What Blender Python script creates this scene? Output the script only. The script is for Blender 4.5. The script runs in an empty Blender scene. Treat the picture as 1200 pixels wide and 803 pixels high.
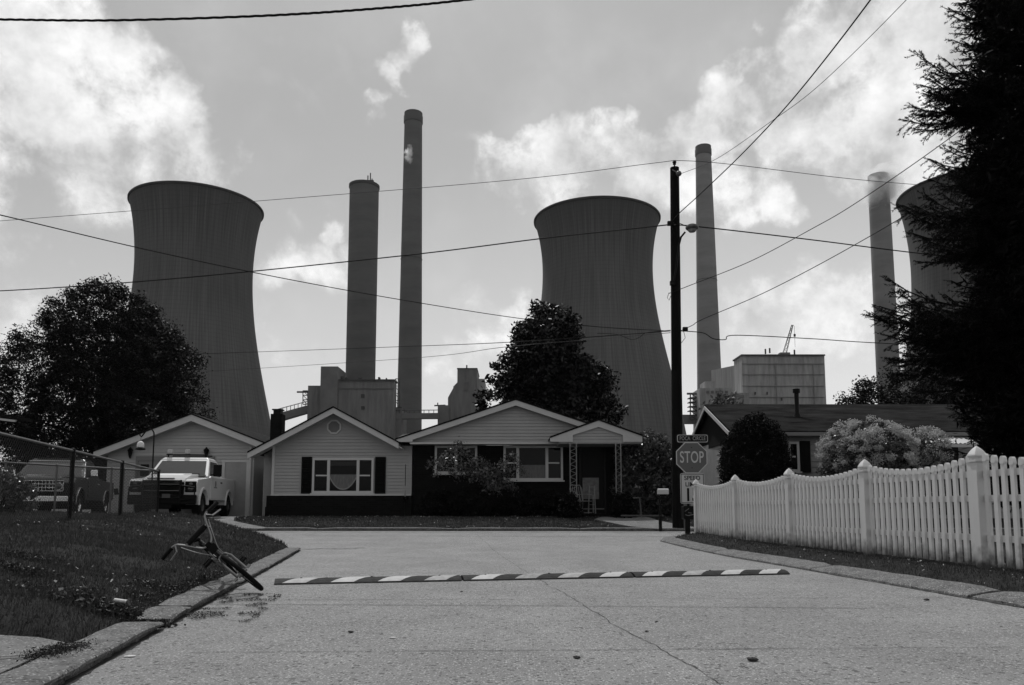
import bpy, bmesh, math, random
import numpy as np
from mathutils import Vector, Matrix, Euler
R = math.radians
random.seed(7); rng = np.random.default_rng(11)
scene = bpy.context.scene
col = scene.collection
# ------------------------------------------------------------------ camera
F_PX, PITCH, PPY, CAM_H = 915.0, 0.1045, 500.0, 0.80
cam_d = bpy.data.cameras.new('camera'); cam = bpy.data.objects.new('camera', cam_d); col.objects.link(cam)
cam_d.sensor_width = 36; cam_d.lens = F_PX / 1200 * 36
cam_d.shift_y = (PPY - 401.5) / 1200
cam_d.clip_start = 0.05; cam_d.clip_end = 6000
cam.location = (0, 0, CAM_H); cam.rotation_euler = (R(90) + PITCH, 0, 0)
scene.camera = cam
CP, SP = math.cos(PITCH), math.sin(PITCH)
def direction(u, v):
    a = (u - 600) / F_PX; b = (PPY - v) / F_PX
    return Vector((a, CP - b * SP, SP + b * CP))
def at(u, v, Y):
    """world point on depth Y whose bearing was measured in the photograph"""
    d = direction(u, v); return Vector((d.x / d.y * Y, Y, CAM_H + d.z / d.y * Y))
# ------------------------------------------------------------------ light
SUN_EL, SUN_AZ = 62.0, -22.0          # azimuth measured from straight ahead (+Y) to the right
scene.view_settings.view_transform = 'Standard'; scene.view_settings.look = 'None'
scene.view_settings.gamma = 1; scene.view_settings.use_curve_mapping = False
scene.view_settings.exposure = 0.0
scene.cycles.volume_bounces = 8
sd = Vector((math.sin(R(SUN_AZ)) * math.cos(R(SUN_EL)), math.cos(R(SUN_AZ)) * math.cos(R(SUN_EL)), math.sin(R(SUN_EL))))
sun_d = bpy.data.lights.new('sun', 'SUN'); sun_d.energy = 2.5; sun_d.angle = R(0.5); sun_d.color = (1.0, 1.0, 1.0)
sun = bpy.data.objects.new('sun', sun_d); col.objects.link(sun)
sun.rotation_euler = sd.to_track_quat('Z', 'Y').to_euler(); sun.location = (20, 0, 60)
SKY_STRENGTH = 0.10

def build_world():
    w = bpy.data.worlds.new('World'); scene.world = w; w.use_nodes = True
    nt = w.node_tree; nt.nodes.clear(); N = nt.nodes.new; L = nt.links.new
    out = N('ShaderNodeOutputWorld'); bg = N('ShaderNodeBackground'); L(bg.outputs[0], out.inputs[0])
    sky = N('ShaderNodeTexSky'); sky.sky_type = 'NISHITA'; sky.sun_disc = False
    sky.sun_elevation = R(SUN_EL); sky.sun_rotation = R(SUN_AZ); sky.air_density = 1.0; sky.dust_density = 2.5; sky.ozone_density = 1
    bw = N('ShaderNodeRGBToBW'); L(sky.outputs[0], bw.inputs[0])
    def math_(op, a, b=None, c=None, clamp=False):
        n = N('ShaderNodeMath'); n.operation = op; n.use_clamp = clamp
        for i, x in enumerate((a, b, c)):
            if x is None: continue
            if isinstance(x, (int, float)): n.inputs[i].default_value = x
            else: L(x, n.inputs[i])
        return n.outputs[0]
    def mrange(x, a, b, c, d, t='SMOOTHSTEP'):
        n = N('ShaderNodeMapRange'); n.interpolation_type = t; L(x, n.inputs[0])
        for i, v in zip((1, 2, 3, 4), (a, b, c, d)): n.inputs[i].default_value = v
        return n.outputs[0]
    # compress the sky's own range a little (a hazy, even summer sky)
    tc = N('ShaderNodeTexCoord'); sep0 = N('ShaderNodeSeparateXYZ'); L(tc.outputs['Generated'], sep0.inputs[0])
    base = math_('MULTIPLY', math_('MULTIPLY', math_('POWER', math_('MAXIMUM', bw.outputs[0], 0.01), 0.35), 3.12), mrange(sep0.outputs[2], .02, .50, 1.5, .90))
    base = math_('MULTIPLY', base, mrange(sep0.outputs[0], -.6, .6, .78, 1.08, 'LINEAR'))
    # wobble the directions so cloud outlines billow
    nz = N('ShaderNodeTexNoise'); nz.inputs['Scale'].default_value = 9; nz.inputs['Detail'].default_value = 8; L(tc.outputs['Generated'], nz.inputs['Vector'])
    sub = N('ShaderNodeVectorMath'); sub.operation = 'SUBTRACT'; L(nz.outputs['Color'], sub.inputs[0]); sub.inputs[1].default_value = (.5, .5, .5)
    sc_ = N('ShaderNodeVectorMath'); sc_.operation = 'SCALE'; L(sub.outputs[0], sc_.inputs[0]); sc_.inputs['Scale'].default_value = 0.13
    add = N('ShaderNodeVectorMath'); L(tc.outputs['Generated'], add.inputs[0]); L(sc_.outputs[0], add.inputs[1])
    vec = add.outputs[0]
    blobs = [(30,60,95,1),(95,45,90,.95),(60,150,105,1),(130,130,85,1),(195,150,75,1),(170,195,60,.9),(245,195,48,.95),(0,170,90,.7),(30,5,80,.9),(215,205,60,.8),(-80,100,150,.9),
      (480,34,22,.75),(470,56,22,.75),(460,78,24,.75),(474,98,20,.6),(452,118,18,.5),(448,142,20,.45),
      (600,190,45,.85),(650,180,55,.85),(705,165,55,.8),(745,200,50,.75),(575,205,35,.7),(680,200,60,.7),
      (880,110,48,.95),(845,150,55,.85),(920,135,60,.9),(960,100,75,.9),(1000,60,85,.9),(1065,80,90,.95),(1085,20,95,.9),(1025,150,75,.95),(1070,180,60,.9),(815,160,42,.75),(1020,190,34,.9),(1170,60,130,.9),
      (905,228,42,.8),(855,225,48,.85),(800,228,45,.8),(930,240,26,.6),(780,205,30,.6),
      (336,260,18,.8),(390,268,20,.85),(340,300,30,.75),(372,312,38,.8),(320,320,30,.6),(405,290,22,.6),
      (50,345,70,.45),(20,335,50,.4),(20,390,60,.4),(562,392,42,.5),(600,385,42,.55),(540,425,50,.35),(900,372,52,.55),(960,378,60,.62),(860,365,42,.45),(945,335,36,.5),
      (885,20,32,.45),(330,400,60,.35),(1000,330,50,.3),(560,330,45,.2)]
    acc = None
    for u, v, r, s in blobs:
        d = direction(u, v).normalized()
        k = math.sqrt(1 + ((u - 600) ** 2 + (v - PPY) ** 2) / F_PX ** 2)
        rr = r / F_PX / k
        dn = N('ShaderNodeVectorMath'); dn.operation = 'DISTANCE'; L(vec, dn.inputs[0]); dn.inputs[1].default_value = d
        m = mrange(dn.outputs['Value'], rr * 0.25, rr * 1.35, s, 0)
        acc = m if acc is None else math_('SMOOTH_MAX', acc, m, 0.12)
    # general scattered cloud away from the measured ones
    ng = N('ShaderNodeTexNoise'); ng.inputs['Scale'].default_value = 2.2; ng.inputs['Detail'].default_value = 3; L(tc.outputs['Generated'], ng.inputs['Vector'])
    sepg = N('ShaderNodeSeparateXYZ'); L(tc.outputs['Generated'], sepg.inputs[0])
    away = mrange(sepg.outputs[1], 0.55, 0.25, 0, 1)
    acc = math_('MAXIMUM', acc, math_('MULTIPLY', mrange(ng.outputs[0], .45, .65, 0, .9), away))
    nf = N('ShaderNodeTexNoise'); nf.inputs['Scale'].default_value = 15; nf.inputs['Detail'].default_value = 12; nf.inputs['Roughness'].default_value = .62; nf.inputs['Distortion'].default_value = .12
    L(tc.outputs['Generated'], nf.inputs['Vector'])
    dens = math_('ADD', acc, math_('MULTIPLY', math_('SUBTRACT', nf.outputs[0], 0.5), 2.7))
    cov = math_('MULTIPLY', mrange(dens, .16, .98, 0, 1), mrange(acc, .02, .35, 0, 1))
    # a thin veil over everything
    nv = N('ShaderNodeTexNoise'); nv.inputs['Scale'].default_value = 5; nv.inputs['Detail'].default_value = 8; nv.inputs['Roughness'].default_value = .55
    L(tc.outputs['Generated'], nv.inputs['Vector'])
    veil = mrange(nv.outputs[0], .45, .8, 0, .20)
    cov2 = math_('MAXIMUM', cov, veil)
    n2 = N('ShaderNodeTexNoise'); n2.inputs['Scale'].default_value = 11; n2.inputs['Detail'].default_value = 9; n2.inputs['Roughness'].default_value = .6
    off = N('ShaderNodeVectorMath'); L(tc.outputs['Generated'], off.inputs[0]); off.inputs[1].default_value = (3.1, .7, 5.2); L(off.outputs[0], n2.inputs['Vector'])
    bright = mrange(math_('ADD', math_('MULTIPLY', n2.outputs[0], .75), math_('MULTIPLY', nf.outputs[0], .25)), .38, .60, 5.8, 10.2, 'LINEAR')
    mix = N('ShaderNodeMix'); mix.data_type = 'FLOAT'
    L(cov2, mix.inputs[0]); L(base, mix.inputs[2]); L(bright, mix.inputs[3])
    L(mix.outputs[0], bg.inputs[0]); bg.inputs[1].default_value = SKY_STRENGTH
    w.cycles.sampling_method = 'MANUAL'; w.cycles.sample_map_resolution = 512
build_world()
# ------------------------------------------------------------------ materials (all neutral: the place is seen on black-and-white film)
MATS = {}
def M(name, v, rough=.8, var=0, scale=5, bump=0, bscale=50, metal=0, spec=.5, detail=6, stretch=None, island=0, speck=None, coat=0):
    if name in MATS: return MATS[name]
    if v < .03 and spec == .5 and rough > .45: spec = .12
    elif v < .2 and spec == .5 and rough > .7: spec = .25
    m = bpy.data.materials.new(name); m.use_nodes = True; MATS[name] = m
    nt = m.node_tree; N = nt.nodes.new; L = nt.links.new
    p = nt.nodes['Principled BSDF']
    p.inputs['Base Color'].default_value = (v, v, v, 1); p.inputs['Roughness'].default_value = rough
    p.inputs['Metallic'].default_value = metal; p.inputs['Specular IOR Level'].default_value = spec
    p.inputs['Coat Weight'].default_value = coat
    tc = N('ShaderNodeTexCoord'); vec = tc.outputs['Object']
    if stretch:
        mp = N('ShaderNodeMapping'); mp.inputs['Scale'].default_value = stretch; L(vec, mp.inputs[0]); vec = mp.outputs[0]
    cur = None
    if var:
        n = N('ShaderNodeTexNoise'); n.inputs['Scale'].default_value = scale; n.inputs['Detail'].default_value = detail; n.inputs['Roughness'].default_value = .65
        L(vec, n.inputs['Vector'])
        mr = N('ShaderNodeMapRange'); mr.inputs[1].default_value = .3; mr.inputs[2].default_value = .7
        mr.inputs[3].default_value = v * (1 - var); mr.inputs[4].default_value = v * (1 + var); L(n.outputs[0], mr.inputs[0]); cur = mr.outputs[0]
    if island:
        g = N('ShaderNodeNewGeometry'); mr = N('ShaderNodeMapRange'); L(g.outputs['Random Per Island'], mr.inputs[0])
        mr.inputs[3].default_value = 1 - island; mr.inputs[4].default_value = 1 + island
        mu = N('ShaderNodeMath'); mu.operation = 'MULTIPLY'; L(mr.outputs[0], mu.inputs[0])
        if cur is not None: L(cur, mu.inputs[1])
        else: mu.inputs[1].default_value = v
        cur = mu.outputs[0]
    if speck:                                   # (scale, threshold, value): light or dark aggregate grains
        for s_, t_, val in speck:
            vo = N('ShaderNodeTexVoronoi'); vo.inputs['Scale'].default_value = s_; L(tc.outputs['Object'], vo.inputs['Vector'])
            hs = N('ShaderNodeSeparateColor'); L(vo.outputs['Color'], hs.inputs[0])
            gt = N('ShaderNodeMath'); gt.operation = 'GREATER_THAN'; L(hs.outputs[0], gt.inputs[0]); gt.inputs[1].default_value = t_
            lt = N('ShaderNodeMath'); lt.operation = 'LESS_THAN'; L(vo.outputs['Distance'], lt.inputs[0]); lt.inputs[1].default_value = .45
            an = N('ShaderNodeMath'); an.operation = 'MULTIPLY'; L(gt.outputs[0], an.inputs[0]); L(lt.outputs[0], an.inputs[1])
            mx = N('ShaderNodeMix'); mx.data_type = 'FLOAT'; L(an.outputs[0], mx.inputs[0])
            if cur is not None: L(cur, mx.inputs[2])
            else: mx.inputs[2].default_value = v
            mx.inputs[3].default_value = val; cur = mx.outputs[0]
    if cur is not None: L(cur, p.inputs['Base Color'])
    if bump:
        n = N('ShaderNodeTexNoise'); n.inputs['Scale'].default_value = bscale; n.inputs['Detail'].default_value = 8; L(vec, n.inputs['Vector'])
        b = N('ShaderNodeBump'); b.inputs['Strength'].default_value = bump; b.inputs['Distance'].default_value = .02; L(n.outputs[0], b.inputs['Height']); L(b.outputs[0], p.inputs['Normal'])
    return m
def leaf_mat(name, v, rough=.45, trans=.25, spec=.5, var=.5):
    m = bpy.data.materials.new(name); m.use_nodes = True; MATS[name] = m
    nt = m.node_tree; N = nt.nodes.new; L = nt.links.new; p = nt.nodes['Principled BSDF']; out = nt.nodes['Material Output']
    g = N('ShaderNodeNewGeometry'); mr = N('ShaderNodeMapRange'); L(g.outputs['Random Per Island'], mr.inputs[0])
    mr.inputs[3].default_value = v * (1 - var); mr.inputs[4].default_value = v * (1 + var)
    L(mr.outputs[0], p.inputs['Base Color']); p.inputs['Roughness'].default_value = rough; p.inputs['Specular IOR Level'].default_value = spec
    t = N('ShaderNodeBsdfTranslucent'); L(mr.outputs[0], t.inputs[0]); mx = N('ShaderNodeMixShader'); mx.inputs[0].default_value = trans
    L(p.outputs[0], mx.inputs[1]); L(t.outputs[0], mx.inputs[2]); L(mx.outputs[0], out.inputs[0])
    return m
# ------------------------------------------------------------------ mesh helpers
class MB:
    def __init__(s): s.v = []; s.f = []; s.org = Vector((0, 0, 0))
    def add(s, vs, fs):
        o = len(s.v); s.v += [tuple(v) for v in vs]; s.f += [tuple(i + o for i in f) for f in fs]; return s
    def box(s, c, d, rot=None, taper=None):
        x, y, z = d[0] / 2, d[1] / 2, d[2] / 2
        vs = [Vector((sx * x, sy * y, sz * z)) for sz in (-1, 1) for sy in (-1, 1) for sx in (-1, 1)]
        if taper: vs = [Vector((v.x * (taper if v.z > 0 else 1), v.y * (taper if v.z > 0 else 1), v.z)) for v in vs]
        if rot is not None:
            m = rot if isinstance(rot, Matrix) else Euler(rot).to_matrix(); vs = [m @ v for v in vs]
        c = Vector(c); vs = [v + c for v in vs]
        return s.add(vs, [(0, 2, 3, 1), (4, 5, 7, 6), (0, 1, 5, 4), (2, 6, 7, 3), (0, 4, 6, 2), (1, 3, 7, 5)])
    def bx(s, x0, x1, y0, y1, z0, z1): return s.box(((x0 + x1) / 2, (y0 + y1) / 2, (z0 + z1) / 2), (x1 - x0, y1 - y0, z1 - z0))
    def tube(s, pts, r, seg=8, cap=True, closed=False):
        pts = [Vector(p) for p in pts]; n = len(pts); rs = r if isinstance(r, (list, tuple)) else [r] * n
        up = Vector((0, 0, 1)); rings = []; prev = None
        for i, p in enumerate(pts):
            if closed: t = pts[(i + 1) % n] - pts[(i - 1) % n]
            else: t = pts[min(i + 1, n - 1)] - pts[max(i - 1, 0)]
            if t.length < 1e-9: t = Vector((0, 0, 1))
            t.normalize()
            if prev is None:
                a = t.cross(up) if abs(t.dot(up)) < .95 else t.cross(Vector((1, 0, 0)))
            else: a = prev - t * prev.dot(t)
            if a.length < 1e-6: a = t.orthogonal()
            a.normalize(); prev = a; b = t.cross(a)
            rings.append([p + (a * math.cos(2 * math.pi * k / seg) + b * math.sin(2 * math.pi * k / seg)) * rs[i] for k in range(seg)])
        vs = [v for r_ in rings for v in r_]; fs = []
        m = n if closed else n - 1
        for i in range(m):
            for k in range(seg):
                a0 = i * seg + k; a1 = i * seg + (k + 1) % seg; b0 = ((i + 1) % n) * seg + k; b1 = ((i + 1) % n) * seg + (k + 1) % seg
                fs.append((a0, a1, b1, b0))
        if cap and not closed: fs.append(tuple(range(seg))[::-1]); fs.append(tuple((n - 1) * seg + k for k in range(seg)))
        return s.add(vs, fs)
    def lathe(s, prof, seg=32, c=(0, 0, 0), axis='Z', caps=True):
        vs = []; fs = []; n = len(prof); c = Vector(c)
        for r, h in prof:
            for k in range(seg):
                a = 2 * math.pi * k / seg; x, y = r * math.cos(a), r * math.sin(a)
                vs.append(c + (Vector((x, y, h)) if axis == 'Z' else Vector((x, h, y)) if axis == 'Y' else Vector((h, x, y))))
        for i in range(n - 1):
            for k in range(seg):
                fs.append((i * seg + k, i * seg + (k + 1) % seg, (i + 1) * seg + (k + 1) % seg, (i + 1) * seg + k))
        if caps:
            if prof[0][0] > 1e-5: fs.append(tuple(range(seg))[::-1])
            if prof[-1][0] > 1e-5: fs.append(tuple((n - 1) * seg + k for k in range(seg)))
        return s.add(vs, fs)
    def prism(s, poly, d0, d1, plane='XZ', w1=None):
        """poly of 2D points extruded along the third axis from d0 to d1"""
        def pt(p, d): return {'XZ': (p[0], d, p[1]), 'YZ': (d, p[0], p[1]), 'XY': (p[0], p[1], d)}[plane]
        n = len(poly); vs = [pt(p, d0) for p in poly] + [pt(p, d1) for p in (w1 or poly)]
        fs = [tuple(range(n)), tuple(range(2 * n - 1, n - 1, -1))] + [(i, i + n, (i + 1) % n + n, (i + 1) % n) for i in range(n)]
        return s.add(vs, fs)
    def quad(s, a, b, c, d): return s.add([a, b, c, d], [(0, 1, 2, 3)])
    def torus(s, R_, r, c=(0, 0, 0), axis='Y', seg=36, sub=8):
        pts = []
        for k in range(seg):
            a = 2 * math.pi * k / seg
            p = {'Y': (math.cos(a) * R_, 0, math.sin(a) * R_), 'Z': (math.cos(a) * R_, math.sin(a) * R_, 0), 'X': (0, math.cos(a) * R_, math.sin(a) * R_)}[axis]
            pts.append(Vector(p) + Vector(c))
        return s.tube(pts, r, sub, closed=True)
    def sphere(s, c, r, seg=16, rings=10):
        rr = r if isinstance(r, (tuple, list)) else (r, r, r)
        o = len(s.v); prof = [(math.sin(math.pi * i / rings), -math.cos(math.pi * i / rings)) for i in range(rings + 1)]
        prof[0] = (1e-4, -1); prof[-1] = (1e-4, 1)
        s.lathe(prof, seg, (0, 0, 0)); s.v[o:] = [(v[0] * rr[0] + c[0], v[1] * rr[1] + c[1], v[2] * rr[2] + c[2]) for v in s.v[o:]]
        return s
    def build(s, name, mat, parent=None, smooth=False, bevel=0, org=None, fix=True, segs=2):
        me = bpy.data.meshes.new(name); o = org if org is not None else None
        vs = s.v if o is None else [(v[0] - o[0], v[1] - o[1], v[2] - o[2]) for v in s.v]
        me.from_pydata(vs, [], s.f)
        if fix:
            bm = bmesh.new(); bm.from_mesh(me); bmesh.ops.recalc_face_normals(bm, faces=bm.faces); bm.to_mesh(me); bm.free()
        if smooth:
            me.polygons.foreach_set('use_smooth', [True] * len(me.polygons))
        me.materials.append(mat); ob = bpy.data.objects.new(name, me); col.objects.link(ob)
        if parent: ob.parent = parent
        elif o is not None: ob.location = o
        if smooth and smooth != 'all':
            try: me.set_sharp_from_angle(angle=R(40))
            except Exception: pass
        if bevel:
            b = ob.modifiers.new('bevel', 'BEVEL'); b.width = bevel; b.segments = segs; b.limit_method = 'ANGLE'; b.angle_limit = R(35)
            try: b.harden_normals = False
            except Exception: pass
        return ob
def np_mesh(name, verts, faces_per, mat, parent=None, loc=None):
    """verts: (n, k, 3) array, one k-gon per row"""
    n, k, _ = verts.shape
    me = bpy.data.meshes.new(name); me.vertices.add(n * k); me.vertices.foreach_set('co', verts.astype(np.float32).ravel())
    me.loops.add(n * k); me.loops.foreach_set('vertex_index', np.arange(n * k, dtype=np.int32))
    me.polygons.add(n); me.polygons.foreach_set('loop_start', np.arange(0, n * k, k, dtype=np.int32))
    try: me.polygons.foreach_set('loop_total', np.full(n, k, dtype=np.int32))
    except Exception: pass
    me.update(calc_edges=True); me.validate()
    me.materials.append(mat); ob = bpy.data.objects.new(name, me); col.objects.link(ob)
    if parent: ob.parent = parent
    if loc is not None: ob.location = loc
    return ob
def tag(o, label=None, cat=None, group=None, kind=None):
    if label: o['label'] = label
    if cat: o['category'] = cat
    if group: o['group'] = group
    if kind: o['kind'] = kind
    return o
def thing(name, label, cat, loc=(0, 0, 0), rz=0, group=None):
    o = bpy.data.objects.new(name, None); col.objects.link(o); o.location = loc; o.rotation_euler = (0, 0, rz); o.empty_display_size = .3
    return tag(o, label, cat, group)
def copy_tree(o, parent=None):
    c = o.copy(); col.objects.link(c)
    if parent: c.parent = parent
    for ch in list(o.children): copy_tree(ch, c)
    return c
def text_mesh(name, body, size, mat, parent, loc, depth=.002, sx=1.0, bold=0.0, align='CENTER', rot=(R(90), 0, 0), spacing=1.0):
    cu = bpy.data.curves.new(name, 'FONT'); cu.body = body; cu.size = size; cu.extrude = depth; cu.align_x = align; cu.align_y = 'CENTER'; cu.offset = bold; cu.space_character = spacing
    tmp = bpy.data.objects.new('tmp_text', cu); col.objects.link(tmp)
    dg = bpy.context.evaluated_depsgraph_get(); me = bpy.data.meshes.new_from_object(tmp.evaluated_get(dg)); col.objects.unlink(tmp); bpy.data.objects.remove(tmp)
    me.name = name; me.materials.clear(); me.materials.append(mat)
    ob = bpy.data.objects.new(name, me); col.objects.link(ob); ob.parent = parent; ob.location = loc; ob.rotation_euler = rot; ob.scale = (sx, 1, 1)
    return ob
def sstep(a, b, x):
    t = np.clip((np.asarray(x, float) - a) / (b - a), 0, 1); return t * t * (3 - 2 * t)
# ------------------------------------------------------------------ terrain
def xl(Y): return -2.01 - .174 * (Y - 3.54)          # left edge of the road
def xr(Y): return 4.13 - .076 * (Y - 6.4)           # right edge of the road
LEFT = [(xl(-8), -8), (xl(15), 15), (-4.5, 16.3), (-5.6, 17.5), (-7.4, 18.9), (-9.5, 19.9), (-14, 20.4), (-60, 20.6), (-60, -8)]
RIGHT = [(xr(-8), -8), (xr(17.6), 17.6), (3.42, 18.25), (3.9, 18.7), (5.2, 19.2), (9, 19.6), (60, 20), (60, -8)]
def kerbY(x): return 22.35 - .03 * np.asarray(x, float)
FARP = [(-60, 24.1), (60, 20.6), (60, 300), (-60, 300)]
def sdist(poly, X, Y):
    X = np.asarray(X, float); Y = np.asarray(Y, float); d = np.full(X.shape, 1e9); ins = np.zeros(X.shape, bool); n = len(poly)
    for i in range(n):
        ax, ay = poly[i]; bx, by = poly[(i + 1) % n]; ex, ey = bx - ax, by - ay
        t = np.clip(((X - ax) * ex + (Y - ay) * ey) / (ex * ex + ey * ey), 0, 1)
        d = np.minimum(d, np.hypot(X - ax - t * ex, Y - ay - t * ey))
        c = ((ay > Y) != (by > Y)) & (X < (bx - ax) * (Y - ay) / (by - ay + 1e-12) + ax); ins ^= c
    return np.where(ins, d, -d)
def zroad(X, Y):
    return .16 * sstep(13, 22.4, Y) + .29 * sstep(22.5, 25.5, Y)
def vnoise(X, Y, s, seed=0):
    X = np.asarray(X, float) * s + 37.1 * seed; Y = np.asarray(Y, float) * s - 11.7 * seed
    def h(i, j): v = np.sin(i * 127.1 + j * 311.7 + seed * 17.3) * 43758.5453; return v - np.floor(v)
    i, j = np.floor(X), np.floor(Y); fx, fy = X - i, Y - j; fx = fx * fx * (3 - 2 * fx); fy = fy * fy * (3 - 2 * fy)
    return (h(i, j) * (1 - fx) + h(i + 1, j) * fx) * (1 - fy) + (h(i, j + 1) * (1 - fx) + h(i + 1, j + 1) * fx) * fy
WALK = [(-12, 4.6), (-4.5, 4.72), (-3.1, 4.74), (-2.75, 4.62), (-2.50, 4.46), (-2.42, 4.25), (-2.385, 4.05), (-2.29, 3.5), (-2.03, 2.0), (-1.86, 1), (-12, 1)]
def lawn_h(X, Y):
    X = np.asarray(X, float); Y = np.asarray(Y, float)
    dl, dr, df = sdist(LEFT, X, Y), sdist(RIGHT, X, Y), sdist(FARP, X, Y)
    w = 3.7 - 2.4 * sstep(12, 18, Y)
    hl = -.05 + .10 * sstep(.14, .26, dl) + .08 * sstep(.25, .7, dl) + .46 * sstep(.35, 1, np.clip(dl / w, 0, 1.0) * .65 + .35) * sstep(3.3, 6.5, Y)
    hr = -.05 + .11 * sstep(.17, .32, dr) + .09 * sstep(.3, .8, dr)
    hf = -.05 + .11 * sstep(0, .1, df)
    h = np.where(dl > 0, hl, np.where(dr > 0, hr, np.where(df > 0, hf, -.05)))
    rough = (vnoise(X, Y, 1.3, 1) - .5) * .07 + (vnoise(X, Y, 4, 2) - .5) * .03
    m = np.maximum(np.maximum(sstep(.3, 1, dl), 0), .4 * sstep(.3, 1, dr))
    sw = sstep(-.12, .05, sdist(WALK, X, Y))
    return (zroad(X, Y) + h + rough * m) * (1 - sw) - .01 * sw
def gz(x, y): return float(lawn_h(np.array([x]), np.array([y]))[0])

m_road = M('road_concrete', .222, .85, var=.18, scale=1.3, bump=1.0, bscale=90, speck=[(70, .78, .46), (55, .82, .07), (150, .70, .38), (30, .93, .10)])
def road_mat():
    """worn concrete: blotches, exposed aggregate, tyre and drain stains"""
    m = m_road; nt = m.node_tree; N = nt.nodes.new; L = nt.links.new; p = nt.nodes['Principled BSDF']
    link = p.inputs['Base Color'].links[0]; src = link.from_socket
    n = N('ShaderNodeTexNoise'); n.inputs['Scale'].default_value = .55; n.inputs['Detail'].default_value = 9; n.inputs['Roughness'].default_value = .7
    tc = N('ShaderNodeTexCoord'); mp = N('ShaderNodeMapping'); mp.inputs['Scale'].default_value = (1, .5, 1); L(tc.outputs['Object'], mp.inputs[0]); L(mp.outputs[0], n.inputs['Vector'])
    mr = N('ShaderNodeMapRange'); L(n.outputs[0], mr.inputs[0]); mr.inputs[1].default_value = .35; mr.inputs[2].default_value = .65; mr.inputs[3].default_value = .86; mr.inputs[4].default_value = 1.08
    mu = N('ShaderNodeMath'); mu.operation = 'MULTIPLY'; L(src, mu.inputs[0]); L(mr.outputs[0], mu.inputs[1]); L(mu.outputs[0], p.inputs['Base Color'])
road_mat()
m_kerb = M('kerb_concrete', .14, .9, var=.35, scale=6, bump=1.0, bscale=60, speck=[(70, .78, .34), (50, .80, .05)])
m_soil = M('lawn_soil', .022, .95, var=.5, scale=6, bump=.8, bscale=30)
m_walk = M('walk_concrete', .17, .9, var=.3, scale=3, bump=1.0, bscale=70, speck=[(70, .78, .36), (50, .80, .06)])
m_crack_shade = M('crack_tar_shade', .035, .95, var=.4, scale=20)
def grid(name, xs, ys, fn, mat, kind='structure'):
    X, Y = np.meshgrid(xs, ys); Z = fn(X, Y); nx, ny = len(xs), len(ys)
    v = np.stack([X, Y, Z], -1).reshape(-1, 3); i = np.arange(nx * ny).reshape(ny, nx)
    f = np.stack([i[:-1, :-1], i[:-1, 1:], i[1:, 1:], i[1:, :-1]], -1).reshape(-1, 4)
    me = bpy.data.meshes.new(name); me.from_pydata(v.tolist(), [], f.tolist()); me.polygons.foreach_set('use_smooth', [True] * len(me.polygons))
    me.materials.append(mat); ob = bpy.data.objects.new(name, me); col.objects.link(ob); ob['kind'] = kind; return ob
far_soil = M('far_ground', .05, .95, var=.4, scale=.05)
grid('ground', np.concatenate([[-4000, -800, -200], np.linspace(-60, 60, 13), [200, 800, 4000]]), np.concatenate([[-4000, -400, -60, -8], np.linspace(0, 40, 9), [60, 100, 300, 900, 4500]]),
     lambda X, Y: np.where((np.abs(X) < 61) & (Y < 45), zroad(X, Y) - .16, np.where(Y > 45, .3, -.16)), far_soil)
grid('road', np.linspace(-60, 60, 121), np.concatenate([np.linspace(-8, 12, 21), np.linspace(12.5, 23, 22)]), lambda X, Y: zroad(X, Y), m_road)
grid('lawn', np.concatenate([np.linspace(-60, -16, 30), np.linspace(-15.9, 16, 330), np.linspace(16.2, 60, 30)]), np.concatenate([np.linspace(-8, 2, 12), np.linspace(2.1, 24, 280), np.linspace(24.2, 60, 40)]), lawn_h, m_soil)
# sidewalk patch and kerb apron at the near left
def patch(name, poly, fn, mat, thick=.0, n=40, kind='structure', jitter=0.0):
    xs = [p[0] for p in poly]; ys = [p[1] for p in poly]; bm = bmesh.new()
    # densified polygon, triangulated, draped
    pts = []
    for i in range(len(poly)):
        a, b = poly[i], poly[(i + 1) % len(poly)]; m = max(1, int(math.hypot(b[0] - a[0], b[1] - a[1]) / .25))
        for k in range(m):
            t = k / m; j = jitter
            pts.append((a[0] + (b[0] - a[0]) * t + random.uniform(-j, j), a[1] + (b[1] - a[1]) * t + random.uniform(-j, j)))
    vs = [bm.verts.new((x, y, 0)) for x, y in pts]; bm.faces.new(vs); bmesh.ops.triangulate(bm, faces=bm.faces[:])
    bmesh.ops.subdivide_edges(bm, edges=bm.edges[:], cuts=1)
    for v in bm.verts: v.co.z = float(fn(v.co.x, v.co.y))
    if thick:
        g = bmesh.ops.extrude_face_region(bm, geom=bm.faces[:]); 
        for e in g['geom']:
            if isinstance(e, bmesh.types.BMVert): e.co.z -= thick
    bmesh.ops.recalc_face_normals(bm, faces=bm.faces[:])
    me = bpy.data.meshes.new(name); bm.to_mesh(me); bm.free(); me.materials.append(mat); ob = bpy.data.objects.new(name, me); col.objects.link(ob); ob['kind'] = kind; return ob
patch('sidewalk', [(-12, 4.6), (-4.5, 4.72), (-3.1, 4.74), (-2.75, 4.62), (-2.50, 4.46), (-2.42, 4.25), (-2.385, 4.05), (-2.29, 3.5), (-2.03, 2.0), (-1.86, 1), (-12, 1)], lambda x, y: .060 + .003 * math.sin(x * 2 + y), m_walk, .1, jitter=.012)
patch('driveway', [(-13.6, 25.6), (-13.5, 23.2), (-9.8, 22.74), (-7.4, 22.62), (-6.9, 22.75), (-7.6, 23.4), (-8.6, 24.3), (-9.0, 25.5), (-9.2, 29.3), (-14.6, 29.3), (-14.4, 27)], lambda x, y: float(zroad(x, y)) + .07, m_walk, .1)
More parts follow.
